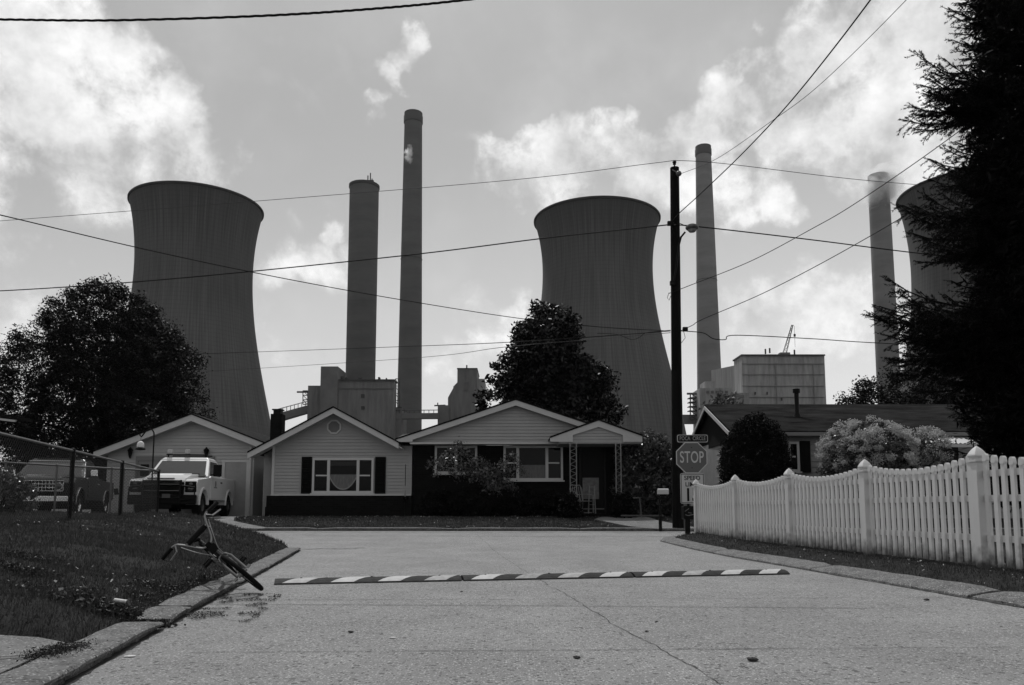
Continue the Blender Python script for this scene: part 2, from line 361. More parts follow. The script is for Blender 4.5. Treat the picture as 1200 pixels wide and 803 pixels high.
patch('front_walk', [(4.25, 25.9), (3.1, 25.9), (2.6, 24.6), (3.35, 23.4), (4.25, 22.3), (6.0, 22.2), (5.2, 23.2), (4.5, 24.4)], lambda x, y: float(zroad(x, y)) + .08, m_walk, .1)
# kerbs: each cast piece is its own slab
def kerb_piece(p0, p1, prof, side, name='kerb', n=14, tilt=0, lift=0):
    mb = MB(); p0 = Vector(p0); p1 = Vector(p1); t = (p1 - p0).normalized(); nrm = Vector((-t.y, t.x)) * side
    rows = []
    for i in range(n + 1):
        f = i / n; c = p0.lerp(p1, f); e = 1 - .25 * (max(0, abs(f - .5) * 2 - .96) / .04)
        row = []
        for (o, h) in prof:
            j = (random.random() - .5) * .008
            zz = float(zroad(c.x, c.y)) + (h * (e if h > .03 else 1)) + lift * .6 * (h > .03) + tilt * (f - .5) * (h > .03) + j * (h > .02)
            row.append(Vector((c.x + nrm.x * (o + j), c.y + nrm.y * (o + j), zz)))
        rows.append(row)
    k = len(prof); vs = [v for r_ in rows for v in r_]; fs = [(i * k + j, (i + 1) * k + j, (i + 1) * k + j + 1, i * k + j + 1) for i in range(n) for j in range(k - 1)]
    fs += [tuple(range(k)), tuple(n * k + j for j in range(k))[::-1]]
    mb.add(vs, fs); ob = mb.build(name, m_kerb, smooth=True); ob['kind'] = 'structure'; return ob
PL = [(.04, -.03), (.036, .024), (.004, .034), (.0, .050), (.012, .061), (.10, .065), (.25, .066), (.268, .055), (.275, -.03)]
for a, b, tl, lf in [(-2, 1.2, 0, 0), (1.22, 5.30, .006, .003), (5.48, 6.08, .012, .004), (6.12, 8.3, -.01, .012), (8.36, 10.4, 0, -.01), (10.45, 13.0, .01, 0), (13.05, 14.95, -.02, 0)]:
    kerb_piece((xl(a), a), (xl(b), b), PL, 1, tilt=tl, lift=lf, n=max(4, int((b - a) * 6)))
PR = [(0, -.03), (.006, .022), (.03, .040), (.12, .062), (.24, .082), (.31, .086), (.335, .07), (.34, -.03)]
for a, b in [(-2, 3.9), (3.93, 7.05), (7.12, 10.2), (10.24, 14), (14.03, 17.5)]:
    kerb_piece((xr(a), a), (xr(b), b), PR, -1, n=max(6, int((b - a) * 5)))
kerb_piece((xr(17.5), 17.5), (3.5, 18.3), PR, -1, n=6)
PF = [(.03, -.02), (.025, .06), (.0, .065), (.005, .085), (.02, .092), (.15, .098), (.17, -.02)]
joint_shade_rows = [(.02, .10), (.80, .07)]  # first row paints the shade at the kerb foot, second is the gutter joint
def ky(x): return 22.35 - .0292 * x
for a, b in [(-40, -16), (-15.95, -9.9), (-7.3, -5.6), (-5.57, -1.7), (-1.67, 1.9), (1.93, 4.2), (6.1, 9.2), (9.23, 30)]:
    kerb_piece((a, ky(a)), (b, ky(b)), PF, 1, n=max(6, int((b - a) * 2)))
# joints, cracks and painted kerb-foot shade: thin dark strips lying on the concrete
def joint(pts, w, name='joint_shade_strip', jit=.012, step=.08, taper=False):
    mb = MB(); P = []
    for (a, b) in zip(pts[:-1], pts[1:]):
        L_ = math.hypot(b[0] - a[0], b[1] - a[1]); m = max(1, int(L_ / step))
        for k in range(m): P.append((a[0] + (b[0] - a[0]) * k / m, a[1] + (b[1] - a[1]) * k / m))
    P.append(pts[-1]); vs = []; ox = 0
    for i, p in enumerate(P):
        q = P[min(i + 1, len(P) - 1)]; o = P[max(i - 1, 0)]; t = Vector((q[0] - o[0], q[1] - o[1])).normalized(); nn = Vector((-t.y, t.x))
        ox = ox * .8 + random.uniform(-jit, jit); ww = w * random.uniform(.35, 1.3) / 2
        x, y = p[0] + nn.x * ox, p[1] + nn.y * ox
        for s_ in (-1, 1): vs.append((x + nn.x * s_ * ww, y + nn.y * s_ * ww, float(zroad(x, y)) + .004))
    mb.add(vs, [(2 * i, 2 * i + 1, 2 * i + 3, 2 * i + 2) for i in range(len(P) - 1)])
    ob = mb.build(name, m_crack_shade, fix=False); ob['kind'] = 'structure'; return ob
joint([(1.55, -1), (.98, 3.59), (.37, 8.41), (-.25, 14), (-.95, 20.5)], .0055)
for Yc in (4.55, 7.05, 11.9):
    joint([(xl(Yc) + .35, Yc - .1), (.8, Yc), (xr(Yc), Yc + .12)], .007, jit=.006)
joint([(-8, 19.6), (-3, 19.35), (3.2, 19.2), (10, 19.2)], .05, jit=.03)
joint([(-12, 21.4), (-6, 21.2), (0, 21.1), (6, 20.9)], .05, jit=.03)
joint([(xl(15) + .02, 15.0), (-3.7, 15.3), (-3.3, 15.25), (-3.0, 15.5), (-2.9, 15.45)], .06, jit=.05)
joint([(-6.8, 20.4), (-5.9, 20.0), (-5.2, 20.2), (-4.4, 19.9)], .04, jit=.04)
sj = joint([(-4.4, 3.55), (-2.9, 3.75), (-2.6, 3.95), (-2.42, 4.02)], .03, jit=.015); sj.location.z = .064
for side_, fn_, y0_, y1_ in ((1, xl, 1, 14.9), (-1, xr, 1, 17.4)):  # gutter crack along both kerbs; the left one also paints the shadow gap
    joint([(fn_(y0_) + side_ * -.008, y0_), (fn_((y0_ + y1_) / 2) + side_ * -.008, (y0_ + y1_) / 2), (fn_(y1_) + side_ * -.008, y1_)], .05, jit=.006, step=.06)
for off_, w_ in joint_shade_rows:
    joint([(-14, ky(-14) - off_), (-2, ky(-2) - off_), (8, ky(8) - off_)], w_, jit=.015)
# ------------------------------------------------------------------ grass
m_grass = leaf_mat('grass_blade', .043, .6, .45, .25, .6)
m_weed = leaf_mat('weed_leaf', .016, .5, .2, .4, .6)
m_straw = M('dry_clippings', .22, .9, island=.5)
def inside_walk(X, Y):
    P1 = [(-12, 4.6), (-4.5, 4.72), (-3.1, 4.74), (-2.75, 4.62), (-2.50, 4.46), (-2.42, 4.25), (-2.385, 4.05), (-2.29, 3.5), (-2.03, 2.0), (-1.86, 1), (-12, 1)]
    P2 = [(-13.6, 26), (-13.5, 23.2), (-9.8, 22.5), (-7.4, 22.5), (-6.9, 22.75), (-7.6, 23.4), (-8.6, 24.3), (-9.0, 25.5), (-9.2, 29.3), (-14.6, 29.3), (-14.4, 27)]
    P3 = [(4.25, 25.9), (3.1, 25.9), (2.6, 24.6), (3.35, 23.4), (4.25, 22.3), (6.0, 22.2), (5.2, 23.2), (4.5, 24.4)]
    return (sdist(P1, X, Y) > -.02) | (sdist(P2, X, Y) > -.05) | (sdist(P3, X, Y) > -.05)
def blades(n, xr_, yr_, hmin, hmax, wid, cond, power=1.0):
    X = rng.uniform(*xr_, n); u = rng.uniform(0, 1, n)
    Y = yr_[0] * (yr_[1] / yr_[0]) ** u if power else rng.uniform(*yr_, n)
    k = (np.abs(X) / Y < .74) & ~inside_walk(X, Y) & cond(X, Y); X, Y = X[k], Y[k]; n = len(X)
    clump = vnoise(X, Y, 5, 5) * .6 + vnoise(X, Y, 1.1, 6) * .7
    h = (hmin + (hmax - hmin) * rng.uniform(0, 1, n) ** 2) * (.5 + clump); w = wid * (.6 + .8 * rng.uniform(0, 1, n)) * (.55 + Y / 9)
    a = rng.uniform(0, 2 * np.pi, n); ln = rng.normal(0, .55, n) * h; la = rng.uniform(0, 2 * np.pi, n)
    Z = lawn_h(X, Y) - .006; dx, dy = np.cos(a) * w / 2, np.sin(a) * w / 2
    v = np.zeros((n, 3, 3)); v[:, 0] = np.stack([X - dx, Y - dy, Z], -1); v[:, 1] = np.stack([X + dx, Y + dy, Z], -1)
    v[:, 2] = np.stack([X + np.cos(la) * ln, Y + np.sin(la) * ln, Z + h], -1); return v
g1 = blades(330000, (-13, -1.9), (3.3, 21), .02, .075, .006, lambda X, Y: (sdist(LEFT, X, Y) > .25))
g2 = blades(150000, (3.2, 12), (5, 20), .015, .05, .006, lambda X, Y: (sdist(RIGHT, X, Y) > .33) & (X - 5.83 + .08 * Y < 1.5))
g3 = blades(90000, (-10, 12), (22.4, 27.4), .02, .05, .008, lambda X, Y: sdist(FARP, X, Y) > .2, 0)
tag(np_mesh('grass', np.concatenate([g1, g2, g3]), 3, m_grass), 'short mown dark grass covering the lawns and the verge', 'grass', kind='stuff')
def flat_bits(n, xr_, yr_, size, cond, zf, lift=.02, tilt=.5, power=True):
    X = rng.uniform(*xr_, n); Y = yr_[0] * (yr_[1] / yr_[0]) ** rng.uniform(0, 1, n) if power else rng.uniform(*yr_, n)
    k = cond(X, Y) & ~inside_walk(X, Y); X, Y = X[k], Y[k]; n = len(X); Z = zf(X, Y) + lift
    a = rng.uniform(0, 2 * np.pi, n); s = size * rng.uniform(.4, 1.3, n); c, d = np.cos(a), np.sin(a); tz = rng.normal(0, tilt, n) * s; tz2 = rng.normal(0, tilt, n) * s
    v = np.zeros((n, 4, 3))
    for q, (p_, r_) in enumerate([(-1, -.4), (1, -.5), (.8, .6), (-.9, .4)]):
        v[:, q] = np.stack([X + (c * p_ - d * r_) * s, Y + (d * p_ + c * r_) * s, Z + tz * p_ + tz2 * r_], -1)
    return v
fl = flat_bits(1500, (-12, -2), (4, 20), .013, lambda X, Y: (sdist(LEFT, X, Y) > .4) & (vnoise(X, Y, .8, 3) > .4), lawn_h, .05)
fl2 = flat_bits(900, (3.2, 8), (6, 18), .012, lambda X, Y: (sdist(RIGHT, X, Y) > .4), lawn_h, .03)
fl3 = flat_bits(700, (-9, 9), (22.6, 27), .02, lambda X, Y: (sdist(FARP, X, Y) > .2), lawn_h, .04, power=False)
tag(np_mesh('clover_flowers', np.concatenate([fl, fl2, fl3]), 4, m_straw), 'tiny pale clover heads and clippings speckled over the lawns', 'clover flowers', kind='stuff')
# weeds: gutter litter by the bicycle, coarse weeds along the bank and in the kerb gap
def leafball(n, X, Y, Z, s, flat=.6):
    n = len(X); a = rng.normal(0, 1, (n, 3)); a /= np.linalg.norm(a, axis=1)[:, None]; b = np.cross(a, rng.normal(0, 1, (n, 3))); b /= np.linalg.norm(b, axis=1)[:, None]
    s = s * rng.uniform(.5, 1.4, n)[:, None]; P = np.stack([X, Y, Z], -1); v = np.zeros((n, 4, 3))
    v[:, 0] = P - a * s; v[:, 1] = P + b * s * .5; v[:, 2] = P + a * s; v[:, 3] = P - b * s * .5; return v
def weedy(n, cx, cy, rx, ry, h, s, zf=lawn_h, ang=0):
    u = rng.normal(0, .5, n) * rx; w = rng.normal(0, .5, n) * ry; X = cx + u * math.cos(ang) - w * math.sin(ang); Y = cy + u * math.sin(ang) + w * math.cos(ang)
    return leafball(n, X, Y, zf(X, Y) + rng.uniform(0, 1, n) ** 1.5 * h, s)
ws = [weedy(2600, -2.8, 5.45, .28, .14, .06, .016), weedy(700, -2.44, 5.4, .12, .06, .05, .014, lambda X, Y: zroad(X, Y)), weedy(3500, -2.34, 4.12, .10, .20, .030, .006, lambda X, Y: np.full(X.shape, .06))]
for k in range(42):
    cx = random.uniform(-5.2, -2.9); cy = random.uniform(4.9, 7.0)
    ws.append(weedy(420, cx, cy, .22, .08, .07, .010, ang=random.uniform(-.3, .3)))
for k in range(16):
    t = random.uniform(5.8, 12); ws.append(weedy(300, xl(t) - .34, t, .08, .3, .06, .010))
tag(np_mesh('weeds', np.concatenate(ws), 4, m_weed), 'coarse broad leaved weeds growing along the left bank and kerb gap', 'weeds', kind='stuff')
lit = [flat_bits(9000, (-2.75, -1.85), (5.6, 7.4), .007, lambda X, Y: (X > xl(Y) + .02) & (X < xl(Y) + .55) & (vnoise(X, Y, 7, 9) > .5), zroad, .012),
       flat_bits(160, (-2, 4.2), (3.5, 18), .010, lambda X, Y: (X > xl(Y) + .1) & (X < xr(Y) - .1), zroad, .009, .2)]
m_litter = M('gutter_litter', .08, .9, island=.75)
tag(np_mesh('debris', np.concatenate(lit), 4, m_litter), 'dry leaves and crumbs of soil collected along the left gutter', 'debris', kind='stuff')
m_dark = M('dark_clod', .03, .9, bump=.8, bscale=40)
m_pale = M('pale_scrap', .5, .8)
def clod(x, y, r, mat, label, cat, name, flat=.32, g='dark clods lying on the road'):
    mb = MB(); mb.sphere((0, 0, r * flat * .7), (r, r * .75, r * flat), 9, 6)
    mb.v = [(v[0] * random.uniform(.75, 1.2), v[1] * random.uniform(.75, 1.2), max(0.0, v[2] * random.uniform(.7, 1.2))) for v in mb.v]
    ob = mb.build(name, mat, smooth=False); ob.location = (x, y, float(zroad(x, y)) + .003); tag(ob, label, cat, g)
def rp(u, v):
    b = (PPY - v) / F_PX; d = direction(u, v); Y = -CAM_H * d.y / d.z; return d.x / d.y * Y, Y
for (u, v, r, lb) in [(411, 742, .020, 'small dark clod on the road left of the centre joint'), (882, 775, .033, 'largest dark clod, on the near right part of the road'), (676, 772, .022, 'twiggy dark clod just left of the long centre joint'),
                      (1086, 704, .026, 'dark clod in the gutter below the picket fence'), (541, 694, .015, 'dark crumb just in front of the middle of the speed bump'), (758, 741, .014, 'dark crumb on the road right of the centre joint')]:
    x, y = rp(u, v); clod(x, y, r, m_dark, lb, 'clod', 'clod')
for (u, v, r, lb) in [(152, 770, .03, 'pale flat paper scrap on the road beside the left kerb'), (460, 748, .022, 'pale paper scrap lying left of the centre joint')]:
    x, y = rp(u, v); clod(x, y, r, m_pale, lb, 'scrap', 'paper_scrap', .12, 'pale scraps on the road')
# broken pipe end sticking out of the lawn, its shadow shaped as a rod
t = thing('pipe_stub', 'pale broken pipe stub poking from the lawn by the kerb gap', 'pipe', (-2.72, 5.62, gz(-2.72, 5.62)))
MB().tube([(-.10, .02, .085), (0, 0, .075)], .014, 10).build('pipe', M('pale_pipe', .55, .6), t, smooth=True)
MB().tube([(0, 0, .08), (.04, -.04, .04), (.08, -.10, .0)], [.012, .011, .009], 8).build('stake', m_dark, t, smooth=True)  # dark rod in place of the shadow thrown by the pipe
# ------------------------------------------------------------------ speed bump
m_rub = M('black_rubber', .026, .7, var=.5, scale=14, bump=.5, bscale=60)
m_strp = M('worn_white_paint', .42, .7, var=.18, scale=12, bump=.3, bscale=60)
m_strp3 = M('faded_white_paint', .30, .7, var=.35, scale=9)
m_strp2 = M('scuffed_white_paint', .22, .7, var=.4, scale=14)
A0 = Vector((-2.53, 8.47)); B0 = Vector((3.37, 9.78)); dv = (B0 - A0); Lb = dv.length; ang = math.atan2(dv.y, dv.x)
prof = [(-.16, 0), (-.15, .012), (-.10, .034), (-.04, .048), (.04, .048), (.10, .034), (.15, .012), (.16, 0)]
for k in range(3):
    seg = Lb / 3 - .025
    o = A0 + dv * (k / 3)
    t = thing('speed_bump', ['left third of the striped rubber speed bump, nearest the lying bicycle', 'middle third of the striped rubber speed bump, with one scuffed stripe', 'right third of the striped rubber speed bump, ending at the fence side kerb'][k], 'speed bump', (o.x, o.y, .004), ang, 'rubber speed bump sections across the road')
    ends = []
    n = 8; w = seg / n
    MB().prism([(p[0], p[1]) for p in prof], 0, seg, 'YZ').build('bump_body', m_rub, t)
    for j in range(4):
        x0 = (2 * j + 1) * w; x1 = x0 + w * .98; sk = .17
        pr = [(p[0] * 1.003, p[1] + .003) for p in prof[1:-1]]
        mb = MB(); vs = []; 
        for (yy, zz) in pr:
            s_ = sk * (yy / .15)
            vs += [(x0 + s_, yy, zz), (x1 + s_, yy, zz)]
        vs = [(min(max(v[0], .01), seg - .01), v[1], v[2]) for v in vs]
        mb.add(vs, [(2 * i, 2 * i + 1, 2 * i + 3, 2 * i + 2) for i in range(len(pr) - 1)])
        ob = mb.build('stripe', m_strp2 if (k == 1 and j == 1) else (m_strp if (k * 4 + j) % 3 else m_strp3), t, fix=False)
        if k == 1 and j == 1: ob['label'] = 'scuffed grey stripe'
    for j in (1, 4, 7):
        MB().lathe([(.012, .049), (.012, .056), (.001, .058)], 8, (w * j + .02, 0, 0)).build('bolt', m_dark, t)
# ------------------------------------------------------------------ picket fence
m_vinyl = M('white_vinyl', .56, .45, var=.05, scale=3, spec=.4)
m_vinyl_low = m_vinyl
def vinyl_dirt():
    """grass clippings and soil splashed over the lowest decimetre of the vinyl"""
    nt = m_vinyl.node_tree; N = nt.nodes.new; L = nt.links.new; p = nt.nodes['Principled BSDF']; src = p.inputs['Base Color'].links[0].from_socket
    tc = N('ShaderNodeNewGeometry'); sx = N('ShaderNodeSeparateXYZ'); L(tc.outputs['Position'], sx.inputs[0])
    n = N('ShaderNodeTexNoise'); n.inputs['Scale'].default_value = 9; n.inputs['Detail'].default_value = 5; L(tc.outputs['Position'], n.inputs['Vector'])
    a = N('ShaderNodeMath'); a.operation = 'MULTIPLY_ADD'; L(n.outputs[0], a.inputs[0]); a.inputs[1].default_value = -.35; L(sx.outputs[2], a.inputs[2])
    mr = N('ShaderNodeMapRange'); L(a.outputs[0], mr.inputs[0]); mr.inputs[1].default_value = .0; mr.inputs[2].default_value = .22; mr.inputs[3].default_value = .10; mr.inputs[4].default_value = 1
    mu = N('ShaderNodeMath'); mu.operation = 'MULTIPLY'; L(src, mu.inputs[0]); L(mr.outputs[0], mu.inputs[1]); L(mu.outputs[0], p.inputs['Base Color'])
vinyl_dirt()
def fx(Y): return 5.83 - .08 * Y
FY = [18.5, 15.96, 13.42, 10.96, 8.62, 6.2]
fence = thing('picket_fence', 'long white vinyl picket fence with scalloped tops along the right verge', 'fence', (fx(18.5), 18.5, 0))
fo = Vector((fx(18.5), 18.5, 0)); fd = Vector((.08, -1)).normalized(); fang = math.atan2(fd.y, fd.x)
def F(sx_, off, z): return (fd.x * sx_ - fd.y * off * -1 * -1, fd.y * sx_ + fd.x * off, z)
Rf = Matrix.Rotation(fang, 3, 'Z')
def fpt(s_, o_, z): v = Rf @ Vector((s_, o_, z)); return v
def picket_mb(h, z0):
    mb = MB(); w, th = .058, .030
    # body then necked, pointed "dog ear finial" cap
    body = [(-w / 2, z0), (w / 2, z0), (w / 2, h - .085), (-w / 2, h - .085)]
    mb.prism(body, -th / 2, th / 2, 'XZ')
    cap = [(-w * .42, h - .0845), (w * .42, h - .0845), (w * .56, h - .07), (w * .56, h - .055), (w * .45, h - .02), (w * .22, h - .003), (0, h), (-w * .22, h - .003), (-w * .45, h - .02), (-w * .56, h - .055), (-w * .56, h - .07)]
    mb.prism(cap, -th * .7, th * .7, 'XZ'); return mb
def place(mb, s_, o_):
    mb.v = [tuple(fpt(v[0] + s_, v[1] + o_, v[2])) for v in mb.v]; return mb
dists = [abs(FY[0] - y) / abs(fd.y) for y in FY]
for i, s0 in enumerate(dists):
    zb = gz(fx(FY[i]), FY[i]) - .05
    hp = 1.33 + .15
    mb = MB().box((0, 0, (zb + hp - .17) / 2), (.108, .108, hp - .17 - zb))
    ob = place(mb, s0, 0).build('post', m_vinyl, fence, bevel=.006)
    mb = MB(); a = .082
    mb.box((0, 0, hp - .158), (.136, .136, .022))
    mb.lathe([(.075, hp - .146), (.060, hp - .136), (.060, hp - .124), (.090, hp - .112), (.098, hp - .098), (.092, hp - .080), (.070, hp - .050), (.044, hp - .022), (.020, hp - .004), (.001, hp + .012)], 4)
    # turn the 4-sided finial square with the post
    c, s_ = math.cos(R(45)), math.sin(R(45)); mb.v[8:] = [(v[0] * c - v[1] * s_, v[0] * s_ + v[1] * c, v[2]) for v in mb.v[8:]]
    place(mb, s0, 0).build('post_cap', m_vinyl, ob)
for i in range(len(dists) - 1):
    s0, s1 = dists[i] + .07, dists[i + 1] - .07; n = 17; L_ = s1 - s0; zb = .17
    rail = MB()
    for zc, hh in ((.35, .07), (.78, .07), (1.05, .07)):
        rail.box(((s0 + s1) / 2, .03, zc + .15 - .02), (L_ + .02, .035, hh))
    pn = place(rail, 0, 0).build('fence_panel', m_vinyl, fence)
    for k in range(n):
        x = (k + .5) / n; sc = 1.255 - .105 * (1 - (2 * x - 1) ** 2)
        sp = s0 + L_ * x
        place(picket_mb(sc + .15 + random.uniform(-.003, .003), .185), sp, -.0).build('picket', m_vinyl, pn)
# ------------------------------------------------------------------ utility pole, wires
m_pole = M('creosoted_wood', .005, .9, var=.5, scale=6, bump=.6, bscale=20, stretch=(1, 1, .08))
m_steel = M('weathered_steel', .12, .5, metal=.6, var=.3, scale=8)
m_blackmetal = M('black_metal', .005, .5)
PB = at(794.5, 620, 22.6); PB.z = .22; PT = at(790.5, 197, 22.6)
pole = thing('utility_pole', 'tall dark wooden utility pole with a street lamp behind the stop sign', 'utility pole', PB)
d = PT - PB
MB().tube([(0, 0, -.3), tuple(d * .5), tuple(d)], [.165, .15, .135], 16).build('pole_shaft', m_pole, pole, smooth=True)
cd = .14
MB().tube([(.17, -.03, 0), (.165, -.03, d.z * .55)], .035, 8).build('conduit', M('grey_conduit', .12, .5), pole, smooth=True)
mb = MB(); mb.lathe([(.02, 0), (.02, .10), (.05, .11), (.05, .14), (.03, .15), (.06, .17), (.06, .2), (.02, .23)], 12, tuple(d)); mb.build('pin_insulator', m_blackmetal, pole, smooth=True)
lp = at(776, 999, 22.6)
s1 = at(795.5, 203.5, 22.3) - PB
mb = MB(); mb.tube([s1 + Vector((-.17, .1, .16)), s1], .02, 6); mb.sphere(s1, (.085, .07, .085), 12, 8); mb.build('spool_insulator', m_steel, pole, smooth=True)
# lamp arm + luminaire
a0 = at(789, 332, 22.4) - PB; a1 = at(795, 290, 22.2) - PB; a2 = at(803, 272, 22.0) - PB
arm = MB().tube([a0, a0 + (a1 - a0) * .4 + Vector((.02, 0, 0)), a1, (a1 + a2) / 2 + Vector((-.02, 0, .08)), a2], .028, 8).build('lamp_arm', m_blackmetal, pole, smooth=True)
hc = at(811, 267.5, 21.9) - PB
lamp = MB().sphere(hc + Vector((0, 0, .02)), (.19, .19, .10), 20, 10).build('lamp_head', m_steel, pole, smooth=True)
mb = MB(); mb.lathe([(.14, .0), (.13, -.06), (.09, -.11), (.01, -.13)], 20, hc); mb.build('lamp_glass', M('frosted_glass', .25, .25), lamp, smooth=True)
mb = MB()
for (u, v) in ((788, 332), (803, 386), (785, 262)):
    p = at(u, v, 22.4) - PB; mb.box(p, (.14, .10, .12))
mb.tube([at(786, 265, 22.4) - PB, at(797, 262, 22.3) - PB, at(806, 266, 22.2) - PB], .012, 5)
mb.tube([at(784, 343, 22.4) - PB, at(782, 349, 22.4) - PB, at(784, 352, 22.4) - PB, at(787, 345, 22.4) - PB], .008, 5)
mb.tube([at(801, 388, 22.3) - PB, at(803, 396, 22.3) - PB, at(800, 400, 22.3) - PB, at(797, 404, 22.4) - PB], .008, 5)
mb.build('bracket', m_blackmetal, pole)
m_wire = M('wire_black', .006, .6)
m_wiret = M('wire_grey', .03, .6)
def catmull(P, n=10):
    Q = []; P = [P[0]] + P + [P[-1]]
    for i in range(1, len(P) - 2):
        p0, p1, p2, p3 = P[i - 1:i + 3]
        for k in range(n):
            t = k / n; Q.append(.5 * ((2 * p1) + (p2 - p0) * t + (2 * p0 - 5 * p1 + 4 * p2 - p3) * t * t + (3 * p1 - p0 - 3 * p2 + p3) * t ** 3))
    Q.append(P[-2]); return Q
def wire(pts, r, label, mat=None, twist=0, name='overhead_wire'):
    P = catmull([at(u, v, Y) for u, v, Y in pts], 12 if not twist else 60); o = P[0].copy(); mb = MB()
    if twist:
        for ph in (0, 2.1, 4.2):
            mb.tube([p + Vector((0, math.cos(i * twist + ph) * r * .9, math.sin(i * twist + ph) * r * .9)) for i, p in enumerate(P)], r * .8, 5)
    else: mb.tube(P, r, 6)
    ob = mb.build(name, mat or m_wire, smooth=True, org=o); tag(ob, label, 'wire', 'overhead wires strung to the utility pole')
    return ob
wire([(-120, 22, 10.5), (0, 23, 10.5), (130, 24, 10.5), (300, 19, 10.5), (430, 11, 10.5), (545, 0, 10.5), (700, -20, 10.5)], .011, 'twisted thick wire crossing the top left corner of the sky', twist=.35)
wire([(-150, 270, 30), (0, 259, 28), (310, 235, 26), (600, 211, 24), (760, 192, 22.8), (790, 188, 22.6)], .009, 'highest thin wire from the pole top out over the left cooling tower', m_wiret)
wire([(790, 188, 22.6), (850, 192, 23), (1000, 210, 24.5), (1130, 221, 26), (1300, 236, 28)], .009, 'thin wire running from the pole top out toward the spruce', m_wiret)
wire([(-150, 345, 30), (0, 341, 28.5), (200, 327, 27), (470, 300, 25), (640, 279, 23.8), (770, 265, 22.6), (786, 263, 22.5)], .019, 'thick wire crossing both left cooling towers at mid height')
wire([(786, 263, 22.5), (830, 267, 22.8), (950, 281, 24), (1095, 299, 25.5), (1300, 320, 28)], .018, 'thick wire running right from beside the street lamp')
wire([(-100, 230, 12), (0, 252, 13), (160, 290, 15), (300, 320, 17), (450, 348, 19), (600, 372, 20.8), (700, 383, 21.9), (786, 388, 22.4)], .010, 'slanting wire falling across the left cooling tower to the pole')
wire([(-100, 424, 52), (0, 422, 47), (230, 415, 42), (480, 406, 32), (600, 401, 23.8), (720, 393, 22.9), (786, 388, 22.5)], .012, 'low wire passing behind the center tree, upper of the pair')
wire([(-100, 452, 52), (60, 444, 46), (230, 436, 42), (480, 420, 32), (590, 407, 23.8), (680, 399, 23.2), (786, 390, 22.5)], .009, 'low thin wire just under the other on the left', m_wiret)
wire([(700, 391, 23), (723, 392, 22.9), (740, 398, 22.8), (750, 395, 22.7), (758, 390, 22.6), (786, 387, 22.5)], .008, 'short looping wire in front of the middle cooling tower')
wire([(797, 388, 22.5), (815, 389, 22.5), (826, 391, 22.6), (836, 397, 22.6), (850, 398, 22.7), (862, 393, 22.8), (950, 397, 23.3), (1050, 403, 24), (1300, 412, 26)], .013, 'low wire with a slack loop running right past the crane')
wire([(786, 262, 22.5), (796, 250, 22), (820, 228, 20.5), (870, 180, 17.5), (930, 115, 14.5), (1020, 0, 11.2), (1100, -120, 9)], .013, 'thick wire rising steeply from the lamp to the upper sky')
wire([(797, 204, 22.3), (840, 186, 20.5), (900, 145, 18), (960, 100, 16), (1062, 0, 13.5), (1180, -130, 11)], .007, 'thin wire rising from the pole top across the clouds', m_wiret)
wire([(784, 344, 22.4), (810, 334, 22), (880, 306, 21), (950, 269, 19.8), (1000, 240, 18.9), (1095, 175, 17.2), (1250, 60, 15.6)], .010, 'upper of two wires slanting from the pole into the spruce')
wire([(797, 388, 22.4), (812, 381, 22.1), (824, 374, 21.8), (900, 341, 20.3), (1000, 288, 18.6), (1110, 222, 16.8), (1260, 120, 15.4)], .010, 'lower of two wires slanting from the pole into the spruce')
# ------------------------------------------------------------------ traffic signs
m_red = M('stop_red', .09, .5); m_white = M('sign_white', .46, .5); m_swhite = M('sign_legend', .46, .45); m_black = M('sign_black', .004, .5)
m_green = M('name_plate_dark', .012, .5)
SB = at(808, 636, 19.2); SB.z = .1
sign = thing('road_sign', 'stop sign with street name above and speed limit below, left of the fence end', 'road sign', SB)
def SL(u, v): p = at(u, v, 19.2) - SB; return p
sc_s = 19.2 / F_PX
c0 = SL(810.5, 536.5)
ro = 18.2 * sc_s / math.cos(R(22.5)) * 1.0
def octo(r, y0, y1): return MB().prism([(c0.x + r * math.cos(R(22.5 + 45 * k)), c0.z + r * math.sin(R(22.5 + 45 * k))) for k in range(8)], y0, y1, 'XZ')
MB().bx(-.03, .03, .02, .07, -.1, SL(0, 512).z).build('sign_post', m_blackmetal, sign)
brd = octo(ro, -.012, 0).build('stop_board', m_swhite, sign)
octo(ro * .945, -.0145, -.0125).build('red_face', m_red, brd)
text_mesh('stop_lettering', 'STOP', .40, m_swhite, brd, (c0.x, -.017, c0.z - .0), .001, .60, .004, spacing=1.05)
for dz in (.25, -.25): MB().lathe([(.012, -.022), (.012, -.014)], 8, (c0.x, 0, c0.z + dz), 'Y').build('bolt', m_black, brd)
n0 = SL(811.5, 514.0)
def rrect(cx, cz, w, h, r, y0, y1):
    pts = []
    for (sx, sz, a0) in ((1, 1, 0), (-1, 1, 90), (-1, -1, 180), (1, -1, 270)):
        for k in range(5): a = R(a0 + k * 22.5); pts.append((cx + sx * (w / 2 - r) + r * math.cos(a), cz + sz * (h / 2 - r) + r * math.sin(a)))
    return MB().prism(pts, y0, y1, 'XZ')
np_ = rrect(n0.x, n0.z, 36 * sc_s, 9 * sc_s, .04, .0, .012).build('name_plate', m_swhite, sign)
rrect(n0.x, n0.z, 34.6 * sc_s, 7.6 * sc_s, .035, -.003, -.0005).build('plate_face', m_green, np_)
text_mesh('name_lettering', 'POCA  CIRCLE', .135, M('plate_legend', .26, .5), np_, (n0.x, -.005, n0.z), .001, .70, .0015, spacing=1.05)
l0 = SL(811.5, 572.5)
lb = rrect(l0.x, l0.z, 28 * sc_s, 35.5 * sc_s, .04, 0, .012).build('speed_board', m_white, sign)
